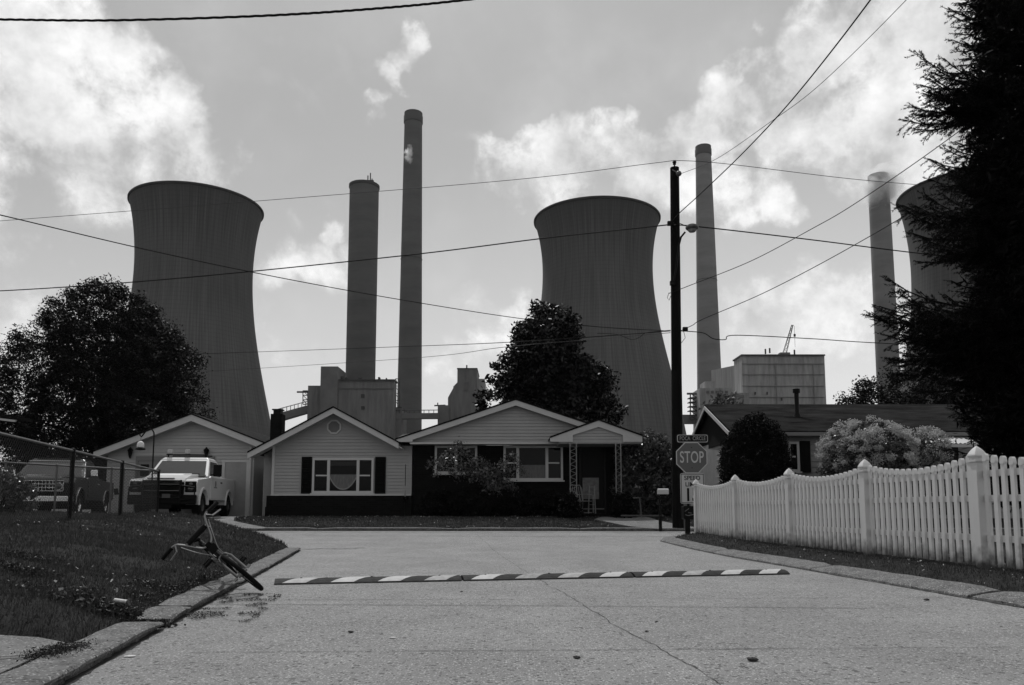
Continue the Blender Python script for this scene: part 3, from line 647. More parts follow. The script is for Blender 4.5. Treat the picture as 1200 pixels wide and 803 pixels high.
def frame_ring(cx, cz, w, h, t_, y0, y1):
    mb = MB(); mb.bx(cx - w / 2, cx + w / 2, y0, y1, cz + h / 2 - t_, cz + h / 2); mb.bx(cx - w / 2, cx + w / 2, y0, y1, cz - h / 2, cz - h / 2 + t_)
    mb.bx(cx - w / 2, cx - w / 2 + t_, y0, y1, cz - h / 2 + t_, cz + h / 2 - t_); mb.bx(cx + w / 2 - t_, cx + w / 2, y0, y1, cz - h / 2 + t_, cz + h / 2 - t_); return mb
frame_ring(l0.x, l0.z, 26.6 * sc_s, 34 * sc_s, .014, -.003, -.0005).build('border_line', m_black, lb)
text_mesh('speed_lettering', 'SPEED', .15, m_black, lb, (l0.x, -.003, l0.z + .25), .001, .98, .002)
text_mesh('limit_lettering', 'LIMIT', .15, m_black, lb, (l0.x, -.003, l0.z + .095), .001, 1.0, .002)
text_mesh('number_lettering', '15', .44, m_black, lb, (l0.x - .02, -.003, l0.z - .17), .001, .82, .010)
# little dark delivery box on its own stub post beneath the signs
bb = at(806, 636, 18.95); bb.z = .1
t = thing('delivery_box', 'small black newspaper box on a stubby post under the speed limit sign', 'newspaper box', bb)
MB().bx(-.05, .05, -.05, .05, -.1, .44).build('post', m_blackmetal, t)
k = rrect(.02, .60, .26, .32, .03, -.12, .14).build('box', m_blackmetal, t)
mb = MB(); mb.tube([(-.08, -.125, .63), (.02, -.125, .70)], .006, 5); mb.tube([(-.07, -.125, .55), (.0, -.128, .53), (.13, -.125, .56)], .008, 5); mb.tube([(-.0, -.125, .60), (.08, -.128, .59)], .006, 5)
mb.build('door_trim', M('pale_trim', .2, .5), k)
# mailbox on the far side of the street
mbp = at(774, 621, 22.1); mbp.z = .2
t = thing('mailbox', 'mailbox with sunlit lid on a thin post by the far kerb', 'mailbox', mbp)
MB().bx(-.04, .04, -.04, .04, -.1, .62).build('post', m_blackmetal, t)
MB().bx(-1.1, .1, -.03, .03, .38, .42).build('bar', M('pale_bar', .035, .5), t)
def arch(w, h, x0, x1, y0, z0):
    pts = [(y0 - w / 2, z0), (y0 + w / 2, z0)] + [(y0 + w / 2 * math.cos(R(a)), z0 + h - w / 2 + w / 2 * math.sin(R(a))) for a in range(0, 181, 20)]
    return MB().prism(pts, x0, x1, 'YZ')
ar = MB().tube([(0, 0, .42), (.02, 0, .95), (0, 0, 1.0)], .02, 6).build('stem', m_blackmetal, t)
arch(.16, .16, -.06, .24, 0, 1.0).build('box', M('white_metal', .4, .4), t, smooth=True)
# ------------------------------------------------------------------ power station
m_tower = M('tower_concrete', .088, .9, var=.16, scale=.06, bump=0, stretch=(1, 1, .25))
def tower_mat():
    m = m_tower; nt = m.node_tree; N = nt.nodes.new; L = nt.links.new; p = nt.nodes['Principled BSDF']; src = p.inputs['Base Color'].links[0].from_socket
    uv = N('ShaderNodeUVMap'); sx = N('ShaderNodeSeparateXYZ'); L(uv.outputs[0], sx.inputs[0])
    def line(sock, freq, width, lo):
        a = N('ShaderNodeMath'); a.operation = 'MULTIPLY'; L(sock, a.inputs[0]); a.inputs[1].default_value = freq
        f = N('ShaderNodeMath'); f.operation = 'FRACT'; L(a.outputs[0], f.inputs[0])
        g = N('ShaderNodeMapRange'); L(f.outputs[0], g.inputs[0]); g.inputs[1].default_value = 0; g.inputs[2].default_value = width; g.inputs[3].default_value = lo; g.inputs[4].default_value = 1; return g.outputs[0]
    def mul(a, b):
        n = N('ShaderNodeMath'); n.operation = 'MULTIPLY'; L(a, n.inputs[0]); L(b, n.inputs[1]); return n.outputs[0]
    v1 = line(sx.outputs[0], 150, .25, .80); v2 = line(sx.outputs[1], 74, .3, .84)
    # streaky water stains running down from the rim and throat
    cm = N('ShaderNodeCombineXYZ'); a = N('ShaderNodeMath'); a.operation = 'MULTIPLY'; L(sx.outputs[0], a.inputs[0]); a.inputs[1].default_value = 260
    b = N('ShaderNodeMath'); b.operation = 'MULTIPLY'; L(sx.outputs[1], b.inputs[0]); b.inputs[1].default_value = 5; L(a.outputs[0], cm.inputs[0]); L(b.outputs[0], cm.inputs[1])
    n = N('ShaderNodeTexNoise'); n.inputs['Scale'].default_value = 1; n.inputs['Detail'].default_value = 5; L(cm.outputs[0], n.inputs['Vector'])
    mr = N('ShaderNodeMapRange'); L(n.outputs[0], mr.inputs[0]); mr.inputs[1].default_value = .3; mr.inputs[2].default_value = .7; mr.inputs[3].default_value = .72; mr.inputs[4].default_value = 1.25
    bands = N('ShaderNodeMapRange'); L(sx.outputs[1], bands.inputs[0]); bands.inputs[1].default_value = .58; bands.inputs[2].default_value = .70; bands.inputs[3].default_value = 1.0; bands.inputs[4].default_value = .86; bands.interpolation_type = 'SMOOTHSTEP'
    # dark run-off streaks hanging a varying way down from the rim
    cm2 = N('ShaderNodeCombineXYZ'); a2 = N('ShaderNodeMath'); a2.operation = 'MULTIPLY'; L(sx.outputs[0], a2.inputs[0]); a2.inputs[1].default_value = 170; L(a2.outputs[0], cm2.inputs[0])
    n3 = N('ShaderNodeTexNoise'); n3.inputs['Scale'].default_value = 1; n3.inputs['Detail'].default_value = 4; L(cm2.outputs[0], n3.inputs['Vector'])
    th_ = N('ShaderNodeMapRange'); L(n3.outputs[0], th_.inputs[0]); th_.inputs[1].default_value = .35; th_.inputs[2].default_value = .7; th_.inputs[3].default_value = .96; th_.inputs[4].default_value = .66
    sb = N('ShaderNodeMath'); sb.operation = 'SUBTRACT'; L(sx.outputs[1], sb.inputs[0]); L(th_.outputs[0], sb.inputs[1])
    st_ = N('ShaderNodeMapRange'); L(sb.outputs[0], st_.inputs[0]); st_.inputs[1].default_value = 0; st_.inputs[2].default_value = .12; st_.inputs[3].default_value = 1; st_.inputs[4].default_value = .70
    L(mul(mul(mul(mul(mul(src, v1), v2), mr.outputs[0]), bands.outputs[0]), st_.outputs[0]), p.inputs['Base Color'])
tower_mat()
def elev(v, Y): d = direction(600, v); return CAM_H + d.z / d.y * Y
def hw(px, v, D):
    b = (PPY - v) / F_PX; dy = CP - b * SP; return px / F_PX / dy * D
def cooling_tower(cu, D, prof_px, label, loc_v=237):
    """prof_px: (v, half width in px) measured from the photograph"""
    X = hw(cu - 600, loc_v, D)
    cth = math.cos(math.atan2(abs(X), D))          # a round thing off the view axis is drawn wider: undo that
    pts = sorted([(elev(v, D), hw(h, v, D) * cth) for v, h in prof_px])
    hs = np.array([p[0] for p in pts]); rs = np.array([p[1] for p in pts])
    top = hs[-1]; n = 60; H = np.linspace(-.5, top, n)
    co = np.polyfit(hs, rs, 3); 
    r = np.polyval(co, H); low = hs[0]; sl = np.polyval(np.polyder(co), low)
    r = np.where(H < low, np.polyval(co, low) + (H - low) * sl, r)
    t = thing('cooling_tower', label, 'cooling tower', (X, D, 0), 0, 'hyperbolic concrete cooling towers behind the houses')
    seg = 160; vs = []; fs = []; uvs = []
    prof = [(r[i], H[i]) for i in range(n)]
    me = bpy.data.meshes.new('shell')
    for i, (rr, h) in enumerate(prof):
        for k in range(seg): a = 2 * math.pi * k / seg; vs.append((rr * math.cos(a), rr * math.sin(a), h))
    for i in range(n - 1):
        for k in range(seg): fs.append((i * seg + k, i * seg + (k + 1) % seg, (i + 1) * seg + (k + 1) % seg, (i + 1) * seg + k)); uvs += [(k / seg, i / (n - 1)), ((k + 1) / seg, i / (n - 1)), ((k + 1) / seg, (i + 1) / (n - 1)), (k / seg, (i + 1) / (n - 1))]
    me.from_pydata(vs, [], fs); ul = me.uv_layers.new(name='UVMap'); ul.data.foreach_set('uv', [c for u in uvs for c in u])
    me.polygons.foreach_set('use_smooth', [True] * len(me.polygons)); me.materials.append(m_tower)
    ob = bpy.data.objects.new('shell', me); col.objects.link(ob); ob.parent = t
    R0 = r[-1]
    MB().lathe([(R0 - .2, top - .9), (R0 + .45, top - .8), (R0 + .5, top - .1), (R0 + .2, top + .3), (R0 - .9, top + .3), (R0 - 1.0, top - 1.6), (r[-6] - 1.0, H[-6])], 160, caps=False).build('rim_ring', M('rim_dark', .025, .9), t, smooth=True, fix=False)
    return t
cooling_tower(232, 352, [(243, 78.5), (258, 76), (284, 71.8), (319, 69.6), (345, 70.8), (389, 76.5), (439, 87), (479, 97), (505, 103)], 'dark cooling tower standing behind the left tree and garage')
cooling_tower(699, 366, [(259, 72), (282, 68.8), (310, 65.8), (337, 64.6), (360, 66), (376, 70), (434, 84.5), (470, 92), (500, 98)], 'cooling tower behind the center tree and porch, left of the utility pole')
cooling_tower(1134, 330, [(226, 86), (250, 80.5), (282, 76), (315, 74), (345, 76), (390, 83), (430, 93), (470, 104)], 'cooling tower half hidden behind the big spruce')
m_stack = M('stack_concrete', .080, .9, var=.2, scale=.12, stretch=(.3, .3, 1.2))
m_stackl = M('stack_pale', .16, .9, var=.2, scale=.12, stretch=(.3, .3, 1.2))
m_cap = M('stack_cap', .035, .9)
def stack(cu, vt, D, ht, hb, label, mat, cap=True, v2=500):
    X = hw(cu - 600, vt, D); top = elev(vt, D); cth = math.cos(math.atan2(abs(X), D)); rt = hw(ht, vt, D) * cth; rb = hw(hb, v2, D) * cth; zb = elev(v2, D); sl = (rb - rt) / (top - zb)
    t = thing('smokestack', label, 'smokestack', (X, D, 0), 0, 'tall power station chimneys')
    n = 24; prof = []
    for i in range(n + 1):
        z = top * i / n; prof.append((rt + sl * (top - z) * (1 if z > zb else 1), z))
    MB().lathe(prof, 48).build('shaft', mat, t, smooth=True)
    if cap:
        MB().lathe([(rt * 1.01, top - 7), (rt * 1.09, top - 6.5), (rt * 1.09, top - 2), (rt * 1.04, top - 1.5), (rt * 1.04, top + .5), (rt * .8, top + .5)], 48).build('cap_ring', M('cap_concrete', .06, .9), t, smooth=True)
    for f in ((.62,) if cap else ()):
        z = top * f; rr = rt + sl * (top - z); MB().torus(rr + .05, .22, (0, 0, z), 'Z', 48, 6).build('walkway_ring', m_cap, t)
    return t, top, rt
s1_, top1, r1 = stack(427, 219, 450, 17.2, 17.5, 'thick blunt chimney with an antenna on top, left of the tallest chimney', m_stack, cap=False, v2=444)
mb = MB()
for (x, y, h) in ((2, 0, 7), (4.5, 0, 5), (3.3, 1, 9)): mb.tube([(x, y, top1), (x, y, top1 + h)], .35, 5)
mb.bx(1.5, 5.5, -.6, .6, top1 + 3.4, top1 + 4); mb.build('antenna', m_cap, s1_)
MB().lathe([(r1 * 1.0, top1 - 1.2), (r1 * 1.05, top1 - 1), (r1 * 1.05, top1 + .6), (r1 * .9, top1 + .6)], 48).build('cap_ring', m_cap, s1_, smooth=True)
stack(484.5, 134, 520, 10.3, 14.8, 'tallest chimney, tapering, with a dark collar at its top', m_stack)
stack(824, 173, 571, 9.0, 15.5, 'tapering grey chimney just right of the utility pole', m_stackl)
stack(1029, 206, 450, 12.5, 14.2, 'pale chimney wrapped in steam beside the spruce', m_stackl, cap=False, v2=440)
# boiler houses
m_clad = M('metal_cladding', .145, .85, var=.35, scale=.35, stretch=(1, 1, .15))
m_clad2 = M('metal_cladding_light', .27, .85, var=.38, scale=.35, stretch=(1, 1, .15))
m_cladd = M('metal_cladding_dark', .13, .9, var=.25, scale=.1)
def span(u0, u1, v0, v1, Y, dep, mb):
    """box whose front face covers the given bearings at depth Y"""
    a = at(u0, v0, Y); b = at(u1, v0, Y); z1 = elev(v0, Y); z0 = 0 if v1 is None else elev(v1, Y)
    mb.bx(a.x, b.x, Y, Y + dep, z0, z1); return mb
D1 = 425
o1 = at(420, 500, D1); o1.z = 0
t = thing('boiler_house', 'blocky dark boiler house at the foot of the thick chimney', 'building', o1)
span(361, 378, 452, None, D1 + 2, 30, MB()).build('annex', m_clad, t, org=o1)
span(376, 396, 429.5, None, D1 - 3, 20, MB()).build('stair_tower', m_cladd, t, org=o1)
span(395, 462, 445.5, None, D1, 9, MB()).build('wall', m_clad, t, org=o1)
span(395, 462.5, 444.5, 446.3, D1 - 1, 10.5, MB()).build('roof', m_cap, t, org=o1)
for (u0, u1, v0, v1) in ((398, 402, 441, 445), (404, 407, 442.5, 445), (420, 424, 443, 445), (443, 445, 442, 445), (452, 453, 443, 445)): span(u0, u1, v0, v1, D1 + 4, 3, MB()).build('roof_fan', m_cap, t, org=o1)
mb = MB()
span(395.5, 461.5, 455, 455.6, D1 - .6, .8, mb); mb.build('cladding_joint', m_cladd, t, org=o1)
for k_ in range(2):
    span(423 + k_ * .2, 427, 462 + k_ * 14, 466 + k_ * 14, D1 - .5, 1, MB()).build('louvre', m_cap, t, org=o1)
# truss frames and ladders at the sides
def lattice(u0, u1, v0, v1, Y, nst, mb, r=.25, dep=4):
    for dy in (0, dep):
        for u in (u0, u1): mb.tube([at(u, v0, Y + dy), at(u, v1, Y + dy)], r, 4)
    for k in range(nst + 1):
        v = v0 + (v1 - v0) * k / nst
        mb.tube([at(u0, v, Y), at(u1, v, Y)], r, 4); mb.tube([at(u0, v, Y + dep), at(u1, v, Y + dep)], r, 4)
        if k < nst: v2 = v0 + (v1 - v0) * (k + 1) / nst; mb.tube([at(u0, v, Y), at(u1, v2, Y)], r * .7, 4)
mb = MB(); lattice(355, 360.5, 458, 474, D1 + 5, 3, mb); mb.tube([at(348, 459.5, D1 + 5), at(362, 459.5, D1 + 5)], .5, 4); lattice(463.5, 468, 444, 478, D1 + 10, 4, mb, .2)
mb.build('steel_frame', m_cap, t, org=o1)
o = at(466, 500, D1 + 8); o.z = 0
t = thing('transfer_house', 'narrow block squeezed between the boiler house and the tallest chimney', 'building', o)
span(462.5, 471, 478, None, D1 + 8, 20, MB()).build('wall', m_cladd, t, org=o)
span(462.5, 471.3, 477.3, 478.2, D1 + 7.6, 21, MB()).build('roof', m_cap, t, org=o)
def conveyor(p0, p1, th, label, name='conveyor_bridge'):
    P0 = at(*p0); P1 = at(*p1); o = P0.copy(); t = thing(name, label, 'conveyor', o); e = P1 - P0
    mb = MB(); nrm = Vector((0, 1, 0))
    def slab(z0, z1, dep=5):
        vs = [P0 + Vector((0, 0, z0)), P1 + Vector((0, 0, z0)), P1 + Vector((0, dep, z0)), P0 + Vector((0, dep, z0)), P0 + Vector((0, 0, z1)), P1 + Vector((0, 0, z1)), P1 + Vector((0, dep, z1)), P0 + Vector((0, dep, z1))]
        return MB().add(vs, [(0, 1, 2, 3), (4, 5, 6, 7), (0, 1, 5, 4), (2, 3, 7, 6), (0, 3, 7, 4), (1, 2, 6, 5)])
    slab(-th, 0).build('gallery', m_cladd, t, org=o)
    mb = MB(); mb.tube([P0 + Vector((0, 0, th * .55)), P1 + Vector((0, 0, th * .55))], .22, 4); n = 9
    for k in range(n + 1): q = P0 + e * (k / n); mb.tube([q, q + Vector((0, 0, th * .55))], .18, 4)
    mb.build('handrail', m_cap, t, org=o); return t
conveyor((322, 485.5, 400), (362, 474.5, 428), 4.0, 'sloping conveyor bridge rising to the dark boiler house beside the chimney pot')
conveyor((462, 484.5, 432), (514, 484, 440), 3.0, 'level conveyor bridge crossing in front of the tallest chimney base')
D2 = 445; o2 = at(540, 500, D2); o2.z = 0
t = thing('coal_bunker', 'stepped grey bunker building left of the center tree', 'building', o2)
span(513, 526, 475, None, D2 - 2, 20, MB()).build('annex', m_cladd, t, org=o2)
a = at(525, 460, D2).x; b = at(537, 460, D2).x; c = at(559, 460, D2).x; dd = at(566, 460, D2).x
MB().prism([(a, 0), (a, elev(466, D2)), (at(531, 460, D2).x, elev(455, D2)), (at(531.2, 460, D2).x, elev(453, D2)), (b, elev(447, D2)), (b, 0)], D2, D2 + 25, 'XZ').build('sloping_wing', m_clad, t, org=o2)
span(536, 559, 432, None, D2 - 1, 28, MB()).build('wall', m_clad, t, org=o2)
span(559, 568, 444, None, D2 + 1, 24, MB()).build('side_wing', m_clad2, t, org=o2)
span(535.5, 559.5, 431.3, 432.2, D2 - 1.5, 29, MB()).build('roof', m_cap, t, org=o2)
mb = MB(); mb.tube([at(547, 428, D2), at(547, 432, D2)], .4, 4); mb.tube([at(509, 475.5, D2), at(522, 475, D2)], .4, 4); mb.tube([at(513, 472, D2), at(513, 476, D2)], .3, 4); mb.build('roof_pipe', m_cap, t, org=o2)
span(544, 549, 448, 458, D2 - 1.6, .5, MB()).build('louvre', m_cladd, t, org=o2)
# right boiler house
D3 = 455; o3 = at(900, 500, D3); o3.z = 0
t = thing('boiler_house', 'large pale boiler house with a crane on top, right of the pole', 'building', o3)
x = lambda u: at(u, 450, D3).x
span(869, 966, 416.5, None, D3, 16, MB()).build('wall', m_clad2, t, org=o3)
span(868.5, 967, 415.3, 417, D3 - 1, 18, MB()).build('roof', m_cap, t, org=o3)
# the left flank, seen at an angle, runs back and drops to a lower wing
A = at(869, 426, D3); Bp = at(863.5, 416, D3 + 22); C = at(833.5, 438, D3 + 90)
def wallq(P, Q, zt0, zt1, name, mat):
    MB().add([(P.x, P.y, 0), (Q.x, Q.y, 0), (Q.x, Q.y, zt1), (P.x, P.y, zt0), (P.x + 1, P.y + 1.5, 0), (Q.x + 1, Q.y + 1.5, 0), (Q.x + 1, Q.y + 1.5, zt1), (P.x + 1, P.y + 1.5, zt0)], [(0, 1, 2, 3), (4, 5, 6, 7), (3, 2, 6, 7), (0, 1, 5, 4), (0, 3, 7, 4), (1, 2, 6, 5)]).build(name, mat, t, org=o3)
P_ = at(869, 420, D3 + .5); Q_ = at(833.5, 438, D3 + 95); wallq(P_, Q_, elev(426.5, D3), elev(434, D3 + 95), 'flank_wall', m_clad)
mb = MB()
for v in (426, 438.5, 452, 465): span(869.3, 965.7, v, v + .5, D3 - .7, .8, mb)
for u in (909, 953): span(u, u + .4, 427, 474, D3 - .9, 1, mb)
mb.build('cladding_joint', M('joint_grey', .22, .9), t, org=o3)
mb = MB()
for (u, v) in ((885, 460), (899, 460), (916, 467), (897, 411), (902, 410), (931, 412)): MB().box(at(u, v + 1, D3 - .8), (.8, .6, 1.6 if v > 430 else 3)).build('vent', m_cap, t, org=o3)
mb = MB(); span(820, 858, 455, None, D3 - 18, 18, mb); span(826, 838, 447, 455.5, D3 - 14, 12, mb); span(855, 878, 460.5, None, D3 - 10, 9.5, mb)
mb.build('low_annex', m_clad2, t, org=o3)
for k_ in range(5): span(828 + k_ * 5.5, 831 + k_ * 5.5, 458, 461, D3 - 18.5, 1, MB()).build('window', m_cladd, t, org=o3)
span(862, 872, 463, 466, D3 - 10.6, 1, MB()).build('window', m_cladd, t, org=o3)
o = at(812, 500, D3 - 10); o.z = 0
t = thing('steel_scaffold', 'open steel stair frame between the pole and the large pale boiler house', 'scaffold', o)
mb = MB(); lattice(809, 817, 461, 492, D3 - 10, 6, mb, .35, 6); mb.tube([at(805, 461.5, D3 - 10), at(818, 461.5, D3 - 10)], .6, 4); mb.build('frame', m_cap, t, org=o)
mb = MB()
for k_ in range(6): span(807.5, 818, 466 + k_ * 5, 466.7 + k_ * 5, D3 - 9, 5, mb)
span(800, 822, 486, 496, D3 - 8, 6, mb); mb.build('platform', m_cladd, t, org=o)
# crane on the roof
cb = at(920, 416, D3 + 20)
t = thing('crane', 'small lattice boom crane standing on the pale boiler house roof', 'crane', cb)
p0 = at(919, 416, D3 + 20); p1 = at(928.5, 381, D3 + 20)
mb = MB(); e = (p1 - p0); w_ = 1.0
for sx in (-1, 1):
    for sy in (-1, 1): mb.tube([p0 + Vector((sx * w_, sy * w_, 0)), p1 + Vector((sx * .4, sy * .4, 0))], .16, 4)
n = 12
for k in range(n):
    f0, f1 = k / n, (k + 1) / n; w0 = w_ * (1 - f0) + .4 * f0; w1 = w_ * (1 - f1) + .4 * f1; s_ = 1 if k % 2 else -1
    mb.tube([p0 + e * f0 + Vector((s_ * w0, -w0, 0)), p0 + e * f1 + Vector((-s_ * w1, -w1, 0))], .12, 4)
mb.build('boom', m_cap, t, org=cb)
mb = MB(); mb.tube([p1, p1 + Vector((1.2, 0, -.6)), p1 + Vector((1.2, 0, -14))], .10, 4); mb.box(p1 + Vector((1.2, 0, -6.5)), (1, 1, 1.6)); mb.build('hoist_cable', m_cap, t, org=cb)
mb = MB(); mb.bx(p0.x - 3, p0.x + 3, p0.y - 2, p0.y + 2, p0.z - 1.5, p0.z + 1.2); mb.build('cab', m_cladd, t, org=cb)
# ------------------------------------------------------------------ houses
m_siding = M('pale_siding', .29, .6, var=.06, scale=2)
m_siding2 = M('garage_siding', .34, .6, var=.06, scale=2)
m_trim = M('white_trim', .44, .55, var=.05, scale=4)
m_frame = M('window_frame', .46, .5)
m_shingle = M('dark_shingle', .008, .95, var=.4, scale=3, bump=.6, bscale=40)
m_glass = M('window_glass', .003, .06, spec=.12)
m_curtain = M('curtain', .13, .9, var=.35, scale=9, stretch=(5, 1, .6))
m_shutter = M('black_shutter', .003, .6)
m_darkdoor = M('dark_door', .005, .5)
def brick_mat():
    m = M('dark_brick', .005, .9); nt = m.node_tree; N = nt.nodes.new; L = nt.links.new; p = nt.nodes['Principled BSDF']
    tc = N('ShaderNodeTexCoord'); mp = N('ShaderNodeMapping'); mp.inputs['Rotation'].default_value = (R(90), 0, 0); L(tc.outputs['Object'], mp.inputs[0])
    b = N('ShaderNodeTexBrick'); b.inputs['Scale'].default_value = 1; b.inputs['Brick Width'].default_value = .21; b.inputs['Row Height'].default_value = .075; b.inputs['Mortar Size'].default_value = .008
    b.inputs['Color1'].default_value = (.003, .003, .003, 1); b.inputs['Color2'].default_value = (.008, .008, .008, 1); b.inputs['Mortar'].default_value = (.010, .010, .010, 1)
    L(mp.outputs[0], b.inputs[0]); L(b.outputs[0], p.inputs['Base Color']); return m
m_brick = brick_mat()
def ux(u, Y): return (u - 600) / F_PX * Y / 1.0055
def vz(v, Y): return elev(v, Y)
def siding(mb, xrange, z0, z1, Y, lap=.115):
    z = z0; 
    while z < z1 - 1e-4:
        zt = min(z + lap, z1); a0, b0 = xrange(z); a1, b1 = xrange(zt)
        if b0 - a0 < .01: break
        if b1 < a1: a1 = b1 = (a1 + b1) / 2
        mb.add([(a0, Y - .026, z), (b0, Y - .026, z), (b1, Y - .002, zt), (a1, Y - .002, zt), (a0, Y, z), (b0, Y, z)], [(0, 1, 2, 3), (0, 4, 5, 1)])
        z = zt
    return mb
def rake(p0, p1, h, y0, y1): return MB().prism([(p0[0], p0[1]), (p1[0], p1[1]), (p1[0], p1[1] - h), (p0[0], p0[1] - h)], y0, y1, 'XZ')
def window(parent, org, x0, x1, z0, z1, Y, divs=(), sash=(), curtain=None, label=None):
    """frame with mullions, glass panes set back in it, sill"""
    fr = MB(); d0, d1, w = Y - .075, Y - .02, .075
    fr.bx(x0, x1, d0, d1, z1 - w, z1); fr.bx(x0, x1, d0, d1, z0, z0 + w); fr.bx(x0, x0 + w, d0, d1, z0 + w, z1 - w); fr.bx(x1 - w, x1, d0, d1, z0 + w, z1 - w)
    xs = [x0 + w] + [x0 + (x1 - x0) * d for d in divs] + [x1 - w]
    for d in xs[1:-1]: fr.bx(d - .05, d + .05, d0 + .008, d1, z0 + w, z1 - w)
    for i, s_ in enumerate(sash):
        if s_: fr.bx(xs[i] + .051, xs[i + 1] - .051, d0 + .015, d1, (z0 + z1) / 2 - .025, (z0 + z1) / 2 + .025)
    f = fr.build('window', m_frame, parent, org=org)
    MB().bx(x0 - .05, x1 + .05, d0 - .03, d0 + .002, z0 - .05, z0 - .002).build('sill', m_frame, f, org=org)
    for i in range(len(xs) - 1):
        MB().bx(xs[i] + .002, xs[i + 1] - .002, Y - .042, Y - .036, z0 + w, z1 - w).build('glass', m_glass, f, org=org)
    return f, xs
YF, YW = 27.0, 27.5
ho = Vector((ux(482, YW), YW, float(zroad(0, 28))))
house = thing('bungalow', 'low bungalow with twin gables, pale siding on the left and dark brick porch side', 'house', ho)
X1 = lambda u: ux(u, YF); XW = lambda u: ux(u, YW); ZF = lambda v: vz(v, YF); ZW = lambda v: vz(v, YW)
g0 = .5
# left gable, sided
ap = (XW(388), ZW(482)); sl = (ZF(478) - ZF(515)) / (X1(458) - X1(388))
wl, wr_, zeave = XW(318), XW(482), ZW(519)
def xr1(z):
    a = ap[0] - (ap[1] - z) / sl; b = ap[0] + (ap[1] - z) / sl
    return max(a, wl), min(b, wr_) if z < ZW(517) else min(b, wr_)
siding(MB(), xr1, ZW(580), ap[1], YW).build('siding_wall', m_siding, house, org=ho)
MB().bx(wl - .02, wl + .07, YW - .03, YW + .1, ZW(580), ZW(519)).build('corner_trim', m_trim, house, org=ho)
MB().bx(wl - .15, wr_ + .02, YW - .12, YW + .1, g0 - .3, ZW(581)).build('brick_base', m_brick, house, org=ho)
MB().bx(wl, wr_, YW - .14, YW - .03, ZW(581) + .002, ZW(580) + .02).build('base_ledge', m_trim, house, org=ho)
MB().bx(wl, wr_, YW + .01, YW + 8.5, g0 - .3, ZW(519) - .1).build('wall', m_siding, house, org=ho)
# recessed entry side wall
siding(MB(), lambda z: (XW(297), XW(318)), g0 - .05, ZW(522), YW + 1.0).build('recess_wall', m_siding, house, org=ho)
MB().tube([(XW(312), YW + .93, g0), (XW(312), YW + .93, ZW(524))], .035, 8).build('downspout', m_blackmetal, house, org=ho)
MB().box((XW(309), YW + .75, g0 + .18), (.3, .3, .36)).build('meter_box', m_shutter, house, org=ho, bevel=.02)
# window with shutters, octagonal vent
w, xs = window(house, ho, XW(365.5), XW(437.5), ZW(578), ZW(537), YW - .02, (.265, .745), (1, 0, 1))
w['label'] = 'three part picture window with a pale festoon curtain'
cx0, cx1 = xs[1] + .05, xs[2] - .05; cz = ZW(577)
mb = MB(); n = 26
for k in range(n):          # festoon: a sagging half drape behind the glass
    x0 = cx0 + (cx1 - cx0) * k / n; x1 = cx0 + (cx1 - cx0) * (k + 1) / n; f = abs((k + .5) / n * 2 - 1)
    mb.bx(x0, x1, YW - .067, YW - .063 + .002 * (k % 2), cz + .10 + .42 * f ** 2.2 * 1.0, cz + .62)
mb.build('curtain', m_curtain, w, org=ho)
MB().tube([(cx0 + (cx1 - cx0) * (k / 20), YW - .072, cz + .10 + .42 * abs(k / 10 - 1) ** 2.2) for k in range(21)], .022, 5).build('curtain_hem', M('curtain_hem', .24, .9), w, org=ho)
MB().bx(cx0, cx1, YW - .067, YW - .063, ZW(546), ZW(541)).build('valance', M('valance', .035, .9, var=.5, scale=30), w, org=ho)
for (a, b) in ((352.5, 364.5), (439, 451.5)):
    mb = MB(); mb.bx(XW(a), XW(b), YW - .06, YW - .023, ZW(578.5), ZW(535.5))
    for k in range(20): z = ZW(577) + (ZW(537) - ZW(577)) * k / 20; mb.box(((XW(a) + XW(b)) / 2, YW - .062, z + .03), (XW(b) - XW(a) - .08, .012, .045), (R(25), 0, 0))
    mb.build('shutter', m_shutter, house, org=ho)
oc = (XW(389.5), ZW(500.5)); oct_ = lambda r, y0, y1: MB().prism([(oc[0] + r * math.cos(R(22.5 + 45 * k)), oc[1] + r * math.sin(R(22.5 + 45 * k))) for k in range(8)], y0, y1, 'XZ')
v_ = oct_(.27, YW - .05, YW - .02).build('gable_vent', m_trim, house, org=ho); oct_(.21, YW - .056, YW - .051).build('louvre', M('vent_grey', .14, .7), v_, org=ho)
# roofs of the two front gables
ee = (X1(288), ZF(478) - (X1(388) - X1(288)) * sl); rr = (X1(458), ZF(478) - (X1(458) - X1(388)) * sl); aa = (X1(388), ZF(478))
rake(ee, aa, .20, YF - .03, YF + .02).build('fascia', m_trim, house, org=ho); rake(aa, (X1(466), aa[1] - (X1(466) - aa[0]) * sl), .20, YF - .032, YF + .02).build('fascia', m_trim, house, org=ho)
for p, q in ((ee, aa), (aa, (X1(470), aa[1] - (X1(470) - aa[0]) * sl))):
    MB().prism([(p[0], p[1] + .002), (q[0], q[1] + .002), (q[0], q[1] + .055), (p[0], p[1] + .055)], YF - .06, YF + 10, 'XZ').build('roof', m_shingle, house, org=ho)
    MB().prism([(p[0], p[1] - .14), (q[0], q[1] - .14), (q[0], q[1] - .10), (p[0], p[1] - .10)], YF + .021, YW + .2, 'XZ').build('soffit', m_trim, house, org=ho)
a2 = (X1(604.5), ZF(469)); sl2 = .335
l2 = (X1(462), a2[1] - (a2[0] - X1(462)) * sl2); r2 = (X1(738), a2[1] - (X1(738) - a2[0]) * sl2)
rake((X1(482), a2[1] - (a2[0] - X1(482)) * sl2), a2, .19, YF - .03, YF + .02).build('fascia', m_trim, house, org=ho); rake(a2, r2, .19, YF - .03, YF + .02).build('fascia', m_trim, house, org=ho)
